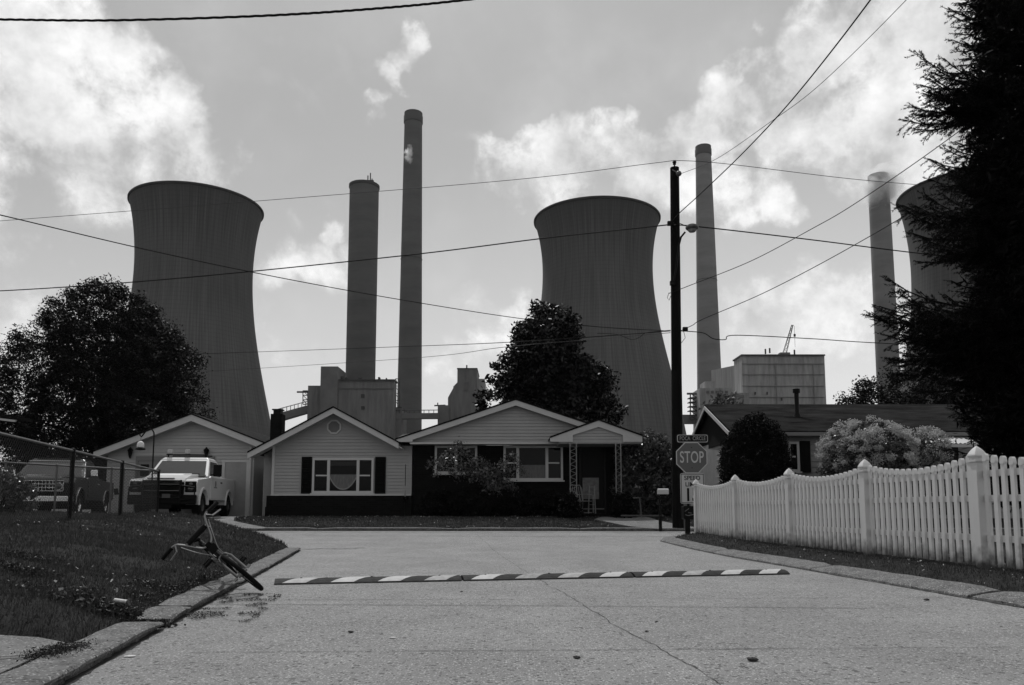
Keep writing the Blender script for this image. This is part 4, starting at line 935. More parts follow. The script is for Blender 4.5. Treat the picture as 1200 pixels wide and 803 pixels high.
for p, q in ((l2, a2), (a2, r2)):
    MB().prism([(p[0], p[1] + .004), (q[0], q[1] + .004), (q[0], q[1] + .057), (p[0], p[1] + .057)], YF - .055, YF + 10.2, 'XZ').build('roof', m_shingle, house, org=ho)
# flat boxed return between the gables
MB().prism([(X1(452), ZF(518)), (X1(482.5), ZF(518)), (X1(482.5), ZF(507.5) + .0), (X1(470), ZF(510)), (X1(462), ZF(514.5))], YF - .036, YF + .3, 'XZ').build('boxed_eave', m_trim, house, org=ho)
# second gable: sided pediment above dark brick
def xr2(z): k = (a2[1] - .17 - z) / sl2; return max(a2[0] - k, XW(481.5)), min(a2[0] + k, XW(729))
siding(MB(), xr2, ZF(518.5), a2[1] - .19, YF + .22).build('gable_siding', m_siding, house, org=ho)
MB().bx(XW(481.5), XW(730), YF - .02, YW + .02, ZF(518.5) - .06, ZF(518.5) - .002).build('soffit', m_trim, house, org=ho)
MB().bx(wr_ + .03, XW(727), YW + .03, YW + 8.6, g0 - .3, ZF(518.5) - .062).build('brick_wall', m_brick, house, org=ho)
window(house, ho, XW(509), XW(559), ZW(555), ZW(522.5), YW + .02, (.5,), (0, 0))
w3, xs3 = window(house, ho, XW(590), XW(660), ZW(563), ZW(522.5), YW + .02, (.24, .73), (1, 0, 1))
MB().bx(xs3[1] + .05, xs3[2] - .05, YW - .030, YW - .024, ZW(562), ZW(545)).build('curtain', m_curtain, w3, org=ho)
# entry porch
YP = 25.9; XP = lambda u: ux(u, YP); ZP = lambda v: vz(v, YP)
pa = (XP(702.5), ZP(493)); slp = (ZP(493) - ZP(511)) / (XP(753) - XP(702.5))
pl = (XP(645), pa[1] - (pa[0] - XP(645)) * slp); pr = (XP(754), pa[1] - (XP(754) - pa[0]) * slp)
for p, q in ((pl, pa), (pa, pr)):
    MB().prism([(p[0], p[1] + .002), (q[0], q[1] + .002), (q[0], q[1] + .055), (p[0], p[1] + .055)], YP - .06, YW + 1, 'XZ').build('porch_roof', m_shingle, house, org=ho)
mb = MB(); zb = ZP(518)
inner = [(XP(672), zb), (XP(672), ZP(510.5)), (pa[0], ZP(500.5)), (XP(731), ZP(510.5)), (XP(731), zb)]
mb.prism([(pl[0], pl[1]), (pa[0], pa[1]), (pa[0], ZP(500.5)), (XP(672), ZP(510.0)), (XP(672), zb), (pl[0] + .35, zb), (pl[0], pl[1] - .12)], YP - .03, YP + .03, 'XZ')
mb.prism([(pr[0], pr[1]), (pr[0], zb), (XP(731), zb), (XP(731), ZP(510.0)), (pa[0], ZP(500.5)), (pa[0], pa[1])], YP - .03, YP + .03, 'XZ')
mb.build('porch_fascia', m_trim, house, org=ho)
siding(MB(), lambda z: (max(XP(672), pa[0] - (pa[1] - z) / slp), min(XP(731), pa[0] + (pa[1] - z) / slp)), zb, ZP(498), YP + .05, .1).build('porch_gable', m_siding, house, org=ho)
MB().bx(pl[0] + .3, pr[0] - .02, YP + .031, YW, zb - .05, zb - .004).build('porch_ceiling', m_siding, house, org=ho)
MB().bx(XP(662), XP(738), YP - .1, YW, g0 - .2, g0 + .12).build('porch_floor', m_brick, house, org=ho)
m_iron = M('painted_iron', .2, .5)
for (u0, u1) in ((668.5, 676), (722.5, 728.5)):
    mb = MB(); x0, x1 = XP(u0), XP(u1); zt, z0 = zb - .05, g0 + .12
    for x_ in (x0, x1): mb.bx(x_ - .014, x_ + .014, YP, YP + .028, z0, zt)
    n = 11
    for k in range(n):          # S scrolls between the bars
        zc = z0 + (zt - z0) * (k + .5) / n; h = (zt - z0) / n * .48; xm = (x0 + x1) / 2; rr_ = (x1 - x0) / 2 - .014
        mb.tube([(xm + rr_ * math.sin(a / 8 * math.pi), YP + .014, zc - h + 2 * h * a / 16) for a in range(17)], .008, 4)
    mb.build('iron_column', m_iron, house, org=ho)
dx0, dx1 = XW(682), XW(708)
dr = MB().bx(dx0, dx1, YW - .0, YW + .028, g0 + .12, ZW(522)).build('door', m_darkdoor, house, org=ho)
mb = MB()
for (a, b) in ((dx0 - .08, dx0 - .02), (dx1 + .02, dx1 + .08)): mb.bx(a, b, YW - .03, YW + .028, g0 + .12, ZW(521))
mb.bx(dx0 - .08, dx1 + .08, YW - .03, YW + .028, ZW(521) + .002, ZW(519.5)); mb.build('door_frame', M('dim_trim', .02, .6), dr, org=ho)
MB().bx(XW(683), XW(702), YW - .03, YW - .005, ZW(585), ZW(560)).build('door_panel', M('pale_panel', .16, .8, var=.3, scale=8), dr, org=ho)
MB().bx(dx0, dx1, YW - .028, YW - .004, g0 + .27, g0 + .30).build('kick_rail', m_iron, dr, org=ho)
# chimney
YC = 31.5; MB().bx(ux(313.5, YC), ux(327, YC), YC, YC + .5, 2.5, vz(485, YC)).build('chimney', m_brick, house, org=ho, bevel=.01)
mb = MB(); mb.bx(ux(316, YC), ux(324.5, YC), YC + .08, YC + .4, vz(484.8, YC), vz(480.5, YC)); mb.bx(ux(314.5, YC), ux(326, YC), YC + .05, YC + .45, vz(480.4, YC), vz(479, YC)); mb.build('chimney_cap', m_blackmetal, house, org=ho)
# metal glider chair on the porch
m_chairm = M('worn_white_metal', .22, .5)
co_ = Vector((XP(684), YP + .75, g0 + .125)); t = thing('metal_chair', 'pale metal lawn chair standing on the dark porch by the door', 'chair', co_, R(35))
mb = MB(); mb.box((0, 0, .42), (.52, .48, .025)); mb.build('seat', m_chairm, t, bevel=.01)
mb = MB()
for k in range(6): xx = -.22 + .44 * k / 5; mb.tube([(xx, .22, .44), (xx, .33, .92)], .012, 5)
mb.tube([(-.25, .22, .42), (-.26, .30, .85), (-.2, .335, .97), (.2, .335, .97), (.26, .30, .85), (.25, .22, .42)], .016, 6)
mb.tube([(-.22, .28, .66), (.22, .28, .66)], .012, 5); mb.build('backrest', m_chairm, t)
for s_ in (-1, 1):
    MB().tube([(s_ * .27, .27, .66), (s_ * .3, .1, .66), (s_ * .3, -.25, .62), (s_ * .28, -.27, .02)], .015, 6).build('arm', m_chairm, t, smooth=True)
    MB().tube([(s_ * .25, .22, .42), (s_ * .27, .30, .0)], .015, 6).build('leg', m_chairm, t)
MB().tube([(-.28, -.2, .03), (.28, -.2, .03)], .013, 5).build('stretcher', m_chairm, t)
t = thing('walking_frame', 'spindly pale metal frame standing between the chair and the front door', 'metal frame', (XP(697), YP + .9, g0 + .125))
mb = MB()
for x_ in (-.12, .12): mb.tube([(x_, -.1, 0), (x_ * .7, 0, .95), (x_, .15, 0)], .012, 5)
mb.tube([(-.1, 0, .9), (.1, 0, .9)], .012, 5); mb.tube([(-.12, -.06, .3), (.12, -.06, .3)], .01, 5); mb.build('frame', m_chairm, t)
# square frame leaning in the bed right of the porch
fo_ = Vector((ux(741.5, 25.6), 25.6, g0 + .02)); t = thing('garden_frame', 'square pale open frame standing in the bed right of the porch', 'garden frame', fo_)
mb = MB(); w_, h_ = .50, .62
mb.tube([(-w_ / 2, 0, 0), (-w_ / 2, 0, h_), (w_ / 2, .1, h_), (w_ / 2 + .05, .1, 0)], .022, 4); mb.build('frame', m_iron, t)
mb = MB(); mb.sphere((.0, .05, .2), (.06, .05, .2), 8, 6); mb.sphere((0, .05, .43), .05, 8, 6); mb.build('figurine', M('faded_clay', .05, .8), t, smooth=True)
# pinwheel / planter stake in front of the left wing
po = Vector((ux(474.5, 27.1), 27.1, g0)); t = thing('plant_stake', 'thin garden stake carrying a small dark bowl at the siding corner', 'garden stake', po)
MB().tube([(0, 0, 0), (0, 0, ZW(545) - g0)], .012, 5).build('stake', m_blackmetal, t)
MB().lathe([(.01, .55), (.10, .6), (.125, .68), (.11, .68), (.02, .60)], 14).build('bowl', m_shutter, t, smooth=True)
MB().lathe([(.012, .7), (.03, .78), (.02, .95), (.008, 1.12)], 8).build('finial', m_siding, t, smooth=True)
# ---- garage
YG = 29.5; GX = lambda u: ux(u, YG); GZ = lambda v: vz(v, YG); go = Vector((GX(210), YG, .5))
gar = thing('garage', 'pale sided gable garage behind the white pickup, left of the bungalow', 'garage', go)
ga = (GX(225), GZ(487.5)); slg = (GZ(487.5) - GZ(519)) / (GX(307) - GX(225))
def xrg(z): k = (ga[1] - .16 - z) / slg; return max(ga[0] - k, GX(123)), min(ga[0] + k, GX(296))
siding(MB(), xrg, .45, ga[1] - .18, YG, .13).build('siding_wall', m_siding2, gar, org=go)
MB().bx(GX(123), GX(296), YG + .01, YG + 7, .3, GZ(527)).build('wall', m_siding2, gar, org=go)
gl = (GX(113), ga[1] - (ga[0] - GX(113)) * slg); gr_ = (GX(312), ga[1] - (GX(312) - ga[0]) * slg)
for p, q in ((gl, ga), (ga, gr_)):
    rake(p, q, .24, YG - .43, YG - .38).build('fascia', m_trim, gar, org=go)
    MB().prism([(p[0], p[1] + .002), (q[0], q[1] + .002), (q[0], q[1] + .055), (p[0], p[1] + .055)], YG - .46, YG + 7.4, 'XZ').build('roof', m_shingle, gar, org=go)
    MB().prism([(p[0], p[1] - .2), (q[0], q[1] - .2), (q[0], q[1] - .16), (p[0], p[1] - .16)], YG - .379, YG + .2, 'XZ').build('soffit', m_trim, gar, org=go)
m_gdoor = M('garage_door', .16, .6, var=.08, scale=2)
d_ = MB().bx(GX(262.5), GX(287.5), YG - .045, YG - .024, .5, GZ(542)).build('side_door', M('flush_door', .24, .7, var=.12, scale=3), gar, org=go)
mb = MB(); mb.bx(GX(258.5), GX(262.3), YG - .06, YG - .024, .5, GZ(542)); mb.bx(GX(287.7), GX(291.5), YG - .06, YG - .024, .5, GZ(542)); mb.bx(GX(258.5), GX(291.5), YG - .06, YG - .024, GZ(542) + .002, GZ(539)); mb.build('door_frame', m_trim, d_, org=go)
MB().sphere((GX(265.5), YG - .08, 1.45), .035, 8, 6).build('handle', m_blackmetal, d_, org=go, smooth=True)
d_ = MB().bx(GX(160), GX(247), YG - .035, YG - .024, .5, GZ(540)).build('garage_door', m_gdoor, gar, org=go)
mb = MB()
for k in range(4):
    for j in range(8): x0 = GX(160) + (GX(247) - GX(160)) * (j + .12) / 8; x1 = GX(160) + (GX(247) - GX(160)) * (j + .88) / 8; z0 = .5 + (GZ(540) - .5) * (k + .15) / 4; z1 = .5 + (GZ(540) - .5) * (k + .85) / 4; mb.bx(x0, x1, YG - .045, YG - .036, z0, z1)
mb.build('raised_panels', m_gdoor, d_, org=go)
mb = MB(); mb.bx(GX(157), GX(250), YG - .06, YG - .024, GZ(540) + .002, GZ(535)); mb.bx(GX(157), GX(159.8), YG - .06, YG - .024, .5, GZ(540)); mb.bx(GX(247.2), GX(250), YG - .06, YG - .024, .5, GZ(540)); mb.build('door_frame', M('dull_trim', .15, .6), d_, org=go)
for u in (151, 240.5):
    l_ = Vector((GX(u), YG - .12, GZ(531))); mb = MB()
    mb.lathe([(.01, -.22), (.05, -.14), (.10, .08), (.12, .09), (.05, .17), (.01, .22)], 6, l_); mb.tube([l_ + Vector((0, .1, .02)), l_ + Vector((0, .06, -.2)), l_ + Vector((0, 0, -.16))], .015, 5); mb.build('wall_lantern', m_blackmetal, gar, org=go)
MB().tube([(GX(292.5), YG - .06, .5), (GX(292.5), YG - .06, GZ(524))], .04, 6).build('downspout', m_trim, gar, org=go)
# ---- neighbour's house at the left edge of the frame (mostly out of it)
no = Vector((-22, 27, .5)); nb = thing('neighbour_house', 'dark eave of a neighbouring house poking in at the far left edge', 'house', no)
xe = ux(13, 27); MB().bx(-30, xe - 2.6, 27.3, 27.8, .3, 3.7).build('wall', m_siding, nb, org=no)
MB().prism([(-30, 5.4), (xe, vz(492, 27)), (xe, vz(488, 27)), (-30, 5.8)], 27, 27.9, 'XZ').build('roof', m_shingle, nb, org=no)
MB().prism([(-30, 5.35), (xe - .1, vz(494.5, 27)), (xe - .05, vz(492.2, 27)), (-30, 5.39)], 27.02, 27.1, 'XZ').build('fascia', m_trim, nb, org=no)
# ---- right house
m_roof = M('weathered_shingle', .017, .95, spec=.02, var=.9, scale=1.6, bump=.8, bscale=35, stretch=(.5, 1.4, 1))
m_siding3 = M('aged_siding', .26, .7, var=.14, scale=3)
P0 = Vector((ux(859, 24.6), 24.6)); P1 = Vector((ux(805, 32.4), 32.4)); ze = vz(507.5, 24.6); PR_ = Vector((ux(829, 28.6), 28.6)); zr = vz(476, 28.6); xend = 21.5
ro_ = Vector((7.2, 25, .5)); rh = thing('ranch_house', 'long dark roofed ranch house behind the white picket fence', 'house', ro_)
th = Vector((0, 0, .06))
def slab4(a, b, c, d, t_=.07):
    up = Vector((0, 0, t_)); vs = [a, b, c, d, a + up, b + up, c + up, d + up]
    return MB().add(vs, [(0, 1, 2, 3), (4, 5, 6, 7), (0, 1, 5, 4), (1, 2, 6, 5), (2, 3, 7, 6), (3, 0, 4, 7)])
E0 = Vector((P0.x, P0.y, ze)); RG = Vector((PR_.x, PR_.y, zr)); E1 = Vector((P1.x, P1.y, ze))
slab4(E0, Vector((xend, 24.6, ze)), Vector((xend, 28.6, zr)), RG).build('roof', m_roof, rh, org=ro_)
slab4(RG, Vector((xend, 28.6, zr)), Vector((xend, 32.4, ze)), E1).build('roof', m_roof, rh, org=ro_)
def beam(a, b, h, w, name, mat, parent, org):
    a, b = Vector(a), Vector(b); t = (b - a).normalized(); side = Vector((0, 0, 1)).cross(t).normalized() * w / 2; up = Vector((0, 0, h))
    vs = [a - side - up, a + side - up, a + side, a - side, b - side - up, b + side - up, b + side, b - side]
    return MB().add(vs, [(0, 1, 2, 3), (7, 6, 5, 4), (0, 4, 5, 1), (1, 5, 6, 2), (2, 6, 7, 3), (3, 7, 4, 0)]).build(name, mat, parent, org=org)
dz = Vector((-.01, 0, -.004))
beam(E0 + dz, RG + dz, .13, .04, 'rake_board', m_trim, rh, ro_); beam(RG + dz, E1 + dz, .13, .04, 'rake_board', m_trim, rh, ro_)
beam(E0 + Vector((0, -.03, .02)), Vector((xend, 24.57, ze + .02)), .11, .05, 'eave_gutter', M('gutter_grey', .16, .5), rh, ro_)
MB().bx(7.3, xend - .3, 25.0, 32, .3, ze - .02).build('wall', m_siding3, rh, org=ro_)
siding(MB(), lambda z: (7.28, xend - .4), .5, ze - .08, 24.99, .18).build('front_siding', m_siding3, rh, org=ro_)
# gable end, lapped, facing the street: rows of boards running back
mb = MB(); gx0, gx1 = Vector((7.26, 25.0)), Vector((7.42, 32.0)); z = .5; lap = .2
def yr_at(zz):
    if zz <= ze: return 0, 1
    f = (zz - ze) / (zr - ze); return .5 * f, 1 - .5 * f
while z < zr - .05:
    zt = min(z + lap, zr - .02); a0, b0 = yr_at(z); a1, b1 = yr_at(zt)
    q = lambda f, o, zz: (gx0.x + (gx1.x - gx0.x) * f - o, gx0.y + (gx1.y - gx0.y) * f, zz)
    mb.add([q(a0, .03, z), q(b0, .03, z), q(b1, .004, zt), q(a1, .004, zt), q(a0, .0, z), q(b0, .0, z)], [(0, 1, 2, 3), (0, 4, 5, 1)]); z = zt
    if abs(z - 2.9) < .001: pass
low = mb.build('gable_siding', m_siding3, rh, org=ro_)
mb = MB(); e_ = .05
mb.add([(gx0.x - .05, 25.0, ze - .18), (gx1.x - .05, 32.0, ze - .18), (gx1.x - .05, 32.0, ze - .02), ((gx0.x + gx1.x) / 2 - .05, 28.5, zr - .05), (gx0.x - .05, 25.0, ze - .02)], [(0, 1, 2, 3, 4)]); mb.build('dark_pediment', M('pediment_dark', .006, .8, var=.4, scale=8), rh, org=ro_)  # flat dark sheet over the gable triangle
w_, _ = window(rh, ro_, ux(925, 25), ux(938, 25), vz(553, 25), vz(518, 25), 24.96, (), (1,))
MB().bx(ux(939, 25), ux(951, 25), 24.90, 24.955, vz(554, 25), vz(517, 25)).build('shutter', m_shutter, rh, org=ro_)
w_, _ = window(rh, ro_, ux(1174, 25), ux(1194, 25), vz(545, 25), vz(517, 25), 24.96, (), (1,))
MB().bx(ux(1095, 25), ux(1125, 25), 24.90, 24.955, .6, vz(520, 25)).build('door', m_darkdoor, rh, org=ro_)
mb = MB(); n = 24; x0, x1 = ux(1088, 24), ux(1152, 24)
za, zb_ = vz(506, 24.9), vz(518, 23.9)
pts = [(x0 + (x1 - x0) * k / n, .035 * (k % 2)) for k in range(n + 1)]
vs = []; 
for (xx, dz_) in pts: vs += [(xx, 24.93, za + dz_ - .1), (xx, 23.9, zb_ + dz_ - .06)]
mb.add(vs, [(2 * i, 2 * i + 1, 2 * i + 3, 2 * i + 2) for i in range(n)])
aw = mb.build('awning', M('awning_metal', .3, .4, metal=.2), rh, org=ro_)
mb = MB(); mb.bx(x0, x1, 23.89, 23.91, zb_ - .16, zb_ - .07)
for xx in (x0 + .05, x1 - .05): mb.tube([(xx, 23.95, zb_ - .1), (xx, 24.9, zb_ - .15)], .015, 5)
mb.build('awning_valance', m_trim, aw, org=ro_)
vp = Vector((ux(938.5, 26.6), 26.6, 0)); zv = ze + (zr - ze) * .5
mb = MB(); mb.lathe([(.18, zv - .15), (.12, zv + .1), (.075, zv + .2), (.075, vz(461, 26.6)), (.12, vz(460.5, 26.6)), (.12, vz(456, 26.6)), (.03, vz(455, 26.6))], 14, vp); mb.build('flue_pipe', m_blackmetal, rh, org=ro_, smooth=True)
# ------------------------------------------------------------------ chain link fences
m_galv = M('galvanised_steel', .12, .42, metal=.5, var=.2, scale=9); m_postd = M('dark_fence_post', .008, .6)
m_link = M('chain_wire', .03, .5, metal=.3)
def link_mesh(a, b, h, zf, cell=.075, r=.0022):
    a, b = Vector(a), Vector(b); L_ = (b - a).length; e = (b - a) / L_; mb = MB(); k = -h
    while k < L_:
        for s_ in (1, -1):
            s0, s1 = (max(k, 0), min(k + h, L_)) 
            if s1 - s0 < .02: continue
            z0, z1 = (s0 - k, s1 - k) if s_ == 1 else (h - (s0 - k), h - (s1 - k))
            m = max(1, int((s1 - s0) / .6)) ; pts = []
            for q in range(m + 1):
                ss = s0 + (s1 - s0) * q / m; zz = z0 + (z1 - z0) * q / m; p = a + e * ss; pts.append((p.x, p.y, zf(p.x, p.y) + zz))
            mb.tube(pts, r, 3, cap=False)
        k += cell
    return mb
TZ = 1.20
T0 = Vector((-8.4, 18.6)); TN = Vector((-6.2, 7.8)); def_z = lambda x_, y_: gz(x_, y_)
def smooth_ground(p, q):
    z0, z1 = gz(p.x, p.y), gz(q.x, q.y)
    return lambda x_, y_: z0 + (z1 - z0) * min(1, max(0, ((Vector((x_, y_)) - p).length / (q - p).length)))
def cl_fence(p, q, fr, label, dark, skip0=False):
    o = Vector((p.x, p.y, gz(p.x, p.y))); t = thing('chain_link_fence', label, 'fence', o, 0, 'chain link fence runs around the left yard'); zf = smooth_ground(p, q)
    P = lambda f, z: (p.x + (q.x - p.x) * f, p.y + (q.y - p.y) * f, z)
    zt = lambda f: zf(*P(f, 0)[:2]) + TZ
    MB().tube([P(0, zt(0)), P(.5, zt(.5)), P(1, zt(1))], .021, 8).build('top_rail', m_galv, t, org=o, smooth=True)
    for f in fr:
        x_, y_, _ = P(f, 0); mb = MB(); mb.tube([(x_, y_, gz(x_, y_) - .2), (x_, y_, zt(f) - .01)], .036 if dark else .024, 8); mb.sphere((x_, y_, zt(f) + .01), .04 if dark else .03, 8, 6); mb.build('post', m_postd if dark else m_galv, t, org=o, smooth=True)
    link_mesh(p, q, TZ - .03, lambda x_, y_: zf(x_, y_) + .02).build('chain_mesh', m_link, t, org=o, fix=False)
dA = (T0 - TN).length
cl_fence(T0, TN, [0.004, .278, .535, .80, 1], 'chain link fence coming toward the camera along the left lawn', True)
cl_fence(Vector((-8.46, 18.62)), Vector((-11.9, 18.3)), [.22, .30, .66, .99], 'shorter chain link fence running left in front of the parked vehicles', False)
t = thing('leaning_stake', 'pale thin stake leaning in the grass in front of the white pickup', 'stake', (ux(138.5, 18.3), 18.3, gz(ux(138.5, 18.3), 18.3) - .02))
MB().tube([(.04, 0, 0), (-.05, 0, .48)], .035, 8).build('stake', M('pale_wood', .25, .7), t)
MB().tube([(-.05, 0, .48), (-.08, 0, .62)], .05, 8).build('stake_head', m_blackmetal, t)
# shepherd hook with bird feeder
hx = Vector((ux(176.5, 20.8), 20.8, .55)); t = thing('shepherd_hook', 'thin black shepherd hook in front of the garage gable', 'shepherd hook', hx)
zz = lambda v: vz(v, 20.8) - .55
MB().tube([(0, 0, -.1), (0, 0, zz(512)), (-.01, 0, zz(507)), (-.06, 0, zz(503.5)), (-.15, 0, zz(503)), (-.24, 0, zz(506)), (-.31, 0, zz(510.5)), (-.34, 0, zz(512)), (-.375, 0, zz(510.5)), (-.385, 0, zz(508))], .018, 6).build('hook', m_blackmetal, t, smooth=True)
fp = hx + Vector((-.35, 0, zz(512.5))); t = thing('bird_feeder', 'small pale round bird feeder hanging from the shepherd hook', 'bird feeder', fp)
MB().tube([(0, 0, 0), (0, 0, -.12)], .005, 4).build('hanger', m_blackmetal, t)
MB().lathe([(.01, -.1), (.05, -.115), (.085, -.16), (.095, -.22), (.09, -.27), (.04, -.29)], 14).build('globe', M('pale_plastic', .6, .3), t, smooth=True)
MB().lathe([(.02, -.285), (.12, -.30), (.13, -.335), (.03, -.35)], 14).build('tray', m_shutter, t, smooth=True)
# ------------------------------------------------------------------ vehicles
m_tyre = M('tyre_rubber', .004, .85); m_rim = M('wheel_steel', .05, .4, metal=.4); m_autoglass = M('windshield_glass', .03, .08, spec=.7); m_sideglass = M('side_glass', .006, .08)
m_whitep = M('white_car_paint', .6, .3, coat=.3); m_darkp = M('dark_car_paint', .006, .25, coat=.3); m_blackp = M('black_plastic', .003, .6); m_chrome = M('chrome', .6, .25, metal=1)
m_lens = M('lamp_lens', .03, .1, spec=.8)
def arc(cx, cz, r, a0, a1, n=12): return [(cx + r * math.cos(R(a0 + (a1 - a0) * k / n)), cz + r * math.sin(R(a0 + (a1 - a0) * k / n))) for k in range(n + 1)]
def pickup(label, loc, rz, paint, old=False, bed=True):
    t = thing('pickup_truck', label, 'pickup truck', loc, rz, None)
    W = 1.0; xf, xrw = 1.78, -1.75
    hood_f, hood_b, belt, roofz, bedz, sill = (1.20, 1.32, 1.36, 2.02, 1.36, .58) if not old else (1.16, 1.2, 1.24, 1.84, 1.2, .55)
    wr_ = .40; az = .41
    front = 2.62 if not old else 2.55
    # lower body with wheel arches
    prof = [(-2.75, .62)] + arc(xrw, az, .50, 180, 0)[0:13] + [(xrw + .52, sill), (xf - .52, sill)] + arc(xf, az, .50, 180, 0) + [(front - .22, .62), (front - .04, .72), (front, hood_f - .12), (front - .12, hood_f), (.98, hood_b), (.9, belt), (-.86, belt), (-.87, bedz - (0 if bed else 0)), (-2.75, bedz)]
    prof = [(x_, max(z_, .5)) if i < 3 else (x_, z_) for i, (x_, z_) in enumerate(prof)]
    def side(y0, y1, name='body_side'): return MB().prism(prof, y0, y1, 'XZ')
    b1 = side(-W, -W + .42).build('body_side', paint, t, bevel=.035, segs=3); b2 = side(W - .42, W).build('body_side', paint, t, bevel=.035, segs=3)
    # middle: hood, firewall, bed floor and tailgate
    hood = [(front - .06, .95), (front - .02, hood_f - .05), (front - .12, hood_f + .05), (1.9, hood_b + .06), (.95, hood_b + .1), (.9, .95)]
    h = MB().prism(hood, -W + .36, W - .36, 'XZ').build('hood', paint, t, bevel=.04, segs=3)
    MB().prism([(front - .25, hood_f + .005), (1.9, hood_b + .085), (1.0, hood_b + .13), (1.0, hood_b + .05), (1.9, hood_b + .02)], -.42, .42, 'XZ').build('hood_bulge', paint, h, bevel=.03)
    MB().bx(-.85, .95, -.6, .6, .6, belt - .1).build('cabin_floor', m_blackp, t)
    MB().bx(-2.7, -.87, -.6, .6, .7, .85).build('bed_floor', m_blackp, t)
    MB().bx(-2.76, -2.68, -.63, .63, .66, bedz - .01).build('tailgate', paint, t, bevel=.02)
    # greenhouse
    def gh(x0, x1, z, y): return [(x0, -y, z), (x1, -y, z), (x1, y, z), (x0, y, z)]
    bz = belt - .02; rf = roofz; a_ = gh(-.82, 1.12, bz, .95); c_ = gh(-.68, .38, rf - .09, .79); d_ = gh(-.6, .28, rf, .70)
    mb = MB(); mb.add(a_ + c_, [(0, 3, 2, 1), (4, 5, 6, 7), (0, 1, 5, 4), (1, 2, 6, 5), (2, 3, 7, 6), (3, 0, 4, 7)])
    cab = mb.build('cab', paint, t, bevel=.03, segs=3)
    mb = MB(); mb.add(c_ + d_, [(0, 3, 2, 1), (4, 5, 6, 7), (0, 1, 5, 4), (1, 2, 6, 5), (2, 3, 7, 6), (3, 0, 4, 7)]); mb.build('cab_roof', paint, cab, bevel=.03, segs=3)
    # windscreen (set just proud of the cab's front face)
    def lerp(p, q, f): return Vector(p).lerp(Vector(q), f)
    bl, br, tl, tr = Vector(a_[1]), Vector(a_[2]), Vector(c_[1]), Vector(c_[2]); nrm = (br - bl).cross(tl - bl).normalized()
    if nrm.x < 0: nrm = -nrm
    def panel(bl, br, tl, tr, i0, i1, j0, j1, off, th, mat, name, parent):
        q = lambda i, j: (bl.lerp(br, i)).lerp(tl.lerp(tr, i), j)
        n_ = (br - bl).cross(tl - bl).normalized(); cen = (bl + br + tl + tr) / 4
        if n_.dot(cen - Vector((0, 0, 1.5))) < 0: n_ = -n_
        P_ = [q(i0, j0), q(i1, j0), q(i1, j1), q(i0, j1)]
        return MB().add([p + n_ * off for p in P_] + [p + n_ * (off + th) for p in P_], [(0, 1, 2, 3), (4, 5, 6, 7), (0, 1, 5, 4), (1, 2, 6, 5), (2, 3, 7, 6), (3, 0, 4, 7)]).build(name, mat, parent)
    panel(bl, br, tl, tr, .055, .945, .1, .93, .004, .006, m_autoglass, 'windshield', cab)
    panel(bl, br, tl, tr, .04, .96, .0, .095, .004, .012, m_blackp, 'cowl', cab)
    for s_ in (1, 2):
        A, B, C, D = (a_[0], a_[1], c_[0], c_[1]) if s_ == 1 else (a_[3], a_[2], c_[3], c_[2])
        panel(Vector(A), Vector(B), Vector(C), Vector(D), .13, .90, .08, .9, .004, .006, m_sideglass, 'side_window', cab)
    panel(Vector(a_[0]), Vector(a_[3]), Vector(c_[0]), Vector(c_[3]), .1, .9, .15, .9, .004, .006, m_sideglass, 'rear_window', cab)
    mb = MB(); mb.tube([bl.lerp(br, .2).lerp(tl.lerp(tr, .2), .06) + nrm * .03, bl.lerp(br, .5).lerp(tl.lerp(tr, .5), .14) + nrm * .03], .012, 5); mb.tube([bl.lerp(br, .55).lerp(tl.lerp(tr, .55), .06) + nrm * .03, bl.lerp(br, .85).lerp(tl.lerp(tr, .85), .13) + nrm * .03], .012, 5); mb.build('wiper', m_blackp, cab)
    for s_ in (-1, 1):      # doors with handle, mirrors, wheels
        y_ = s_ * (W + .004)
        mb = MB(); mb.bx(-.62, .93, y_ - .004, y_ + .006, sill + .06, belt - .03)
        dr = mb.build('door', paint, t, bevel=.004); MB().bx(-.55, -.36, y_ + s_ * .012 - .012, y_ + s_ * .012 + .012, belt - .2, belt - .155).build('handle', m_blackp if not old else m_chrome, dr, bevel=.004)
        if not old:
            MB().bx(.1, .55, y_ + s_ * .004 - .004, y_ + s_ * .004 + .004, .98, 1.02).build('door_emblem', M('emblem_grey', .16, .5), dr); MB().lathe([(.11, 0), (.11, .006)], 16, (.32, y_ + (.002 if s_ > 0 else -.008), 1.12), 'Y').build('door_emblem', M('emblem_grey', .16, .5), dr)
        mir = MB(); mw = .13 if not old else .1
        if not old: mir.bx(.72, .82, s_ * (W + .16) - .13, s_ * (W + .16) + .13, belt + .0, belt + .40)
        else: mir.bx(.78, .84, s_ * (W + .12) - .10, s_ * (W + .12) + .10, belt + .04, belt + .24)
        ob = mir.build('mirror', m_blackp if not old else m_chrome, t, bevel=.02)
        MB().tube([(.8, s_ * .93, belt + .03), (.77, s_ * (W + .08), belt + .1)], .018, 6).build('mirror_arm', m_blackp, ob)
        for wx in (xf, xrw):
            yc = s_ * (W - .14); wh = bpy.data.objects.new('wheel', None); col.objects.link(wh); wh.parent = t
            MB().lathe([(.20, -.12), (.30, -.125), (.37, -.12), (.40, -.09), (.405, 0), (.40, .09), (.37, .12), (.30, .125), (.20, .12)], 32, (wx, yc, .405), 'Y', caps=False).build('tyre', m_tyre, wh, smooth=True)
            mb = MB(); mb.lathe([(.001, .05 * s_), (.06, .07 * s_), (.07, .05 * s_), (.15, .045 * s_), (.2, .08 * s_), (.21, .11 * s_), (.21, -.1 * s_)], 24, (wx, yc, .405), 'Y', caps=False); mb.build('rim', m_rim if not old else m_chrome, wh, smooth=True, fix=False)
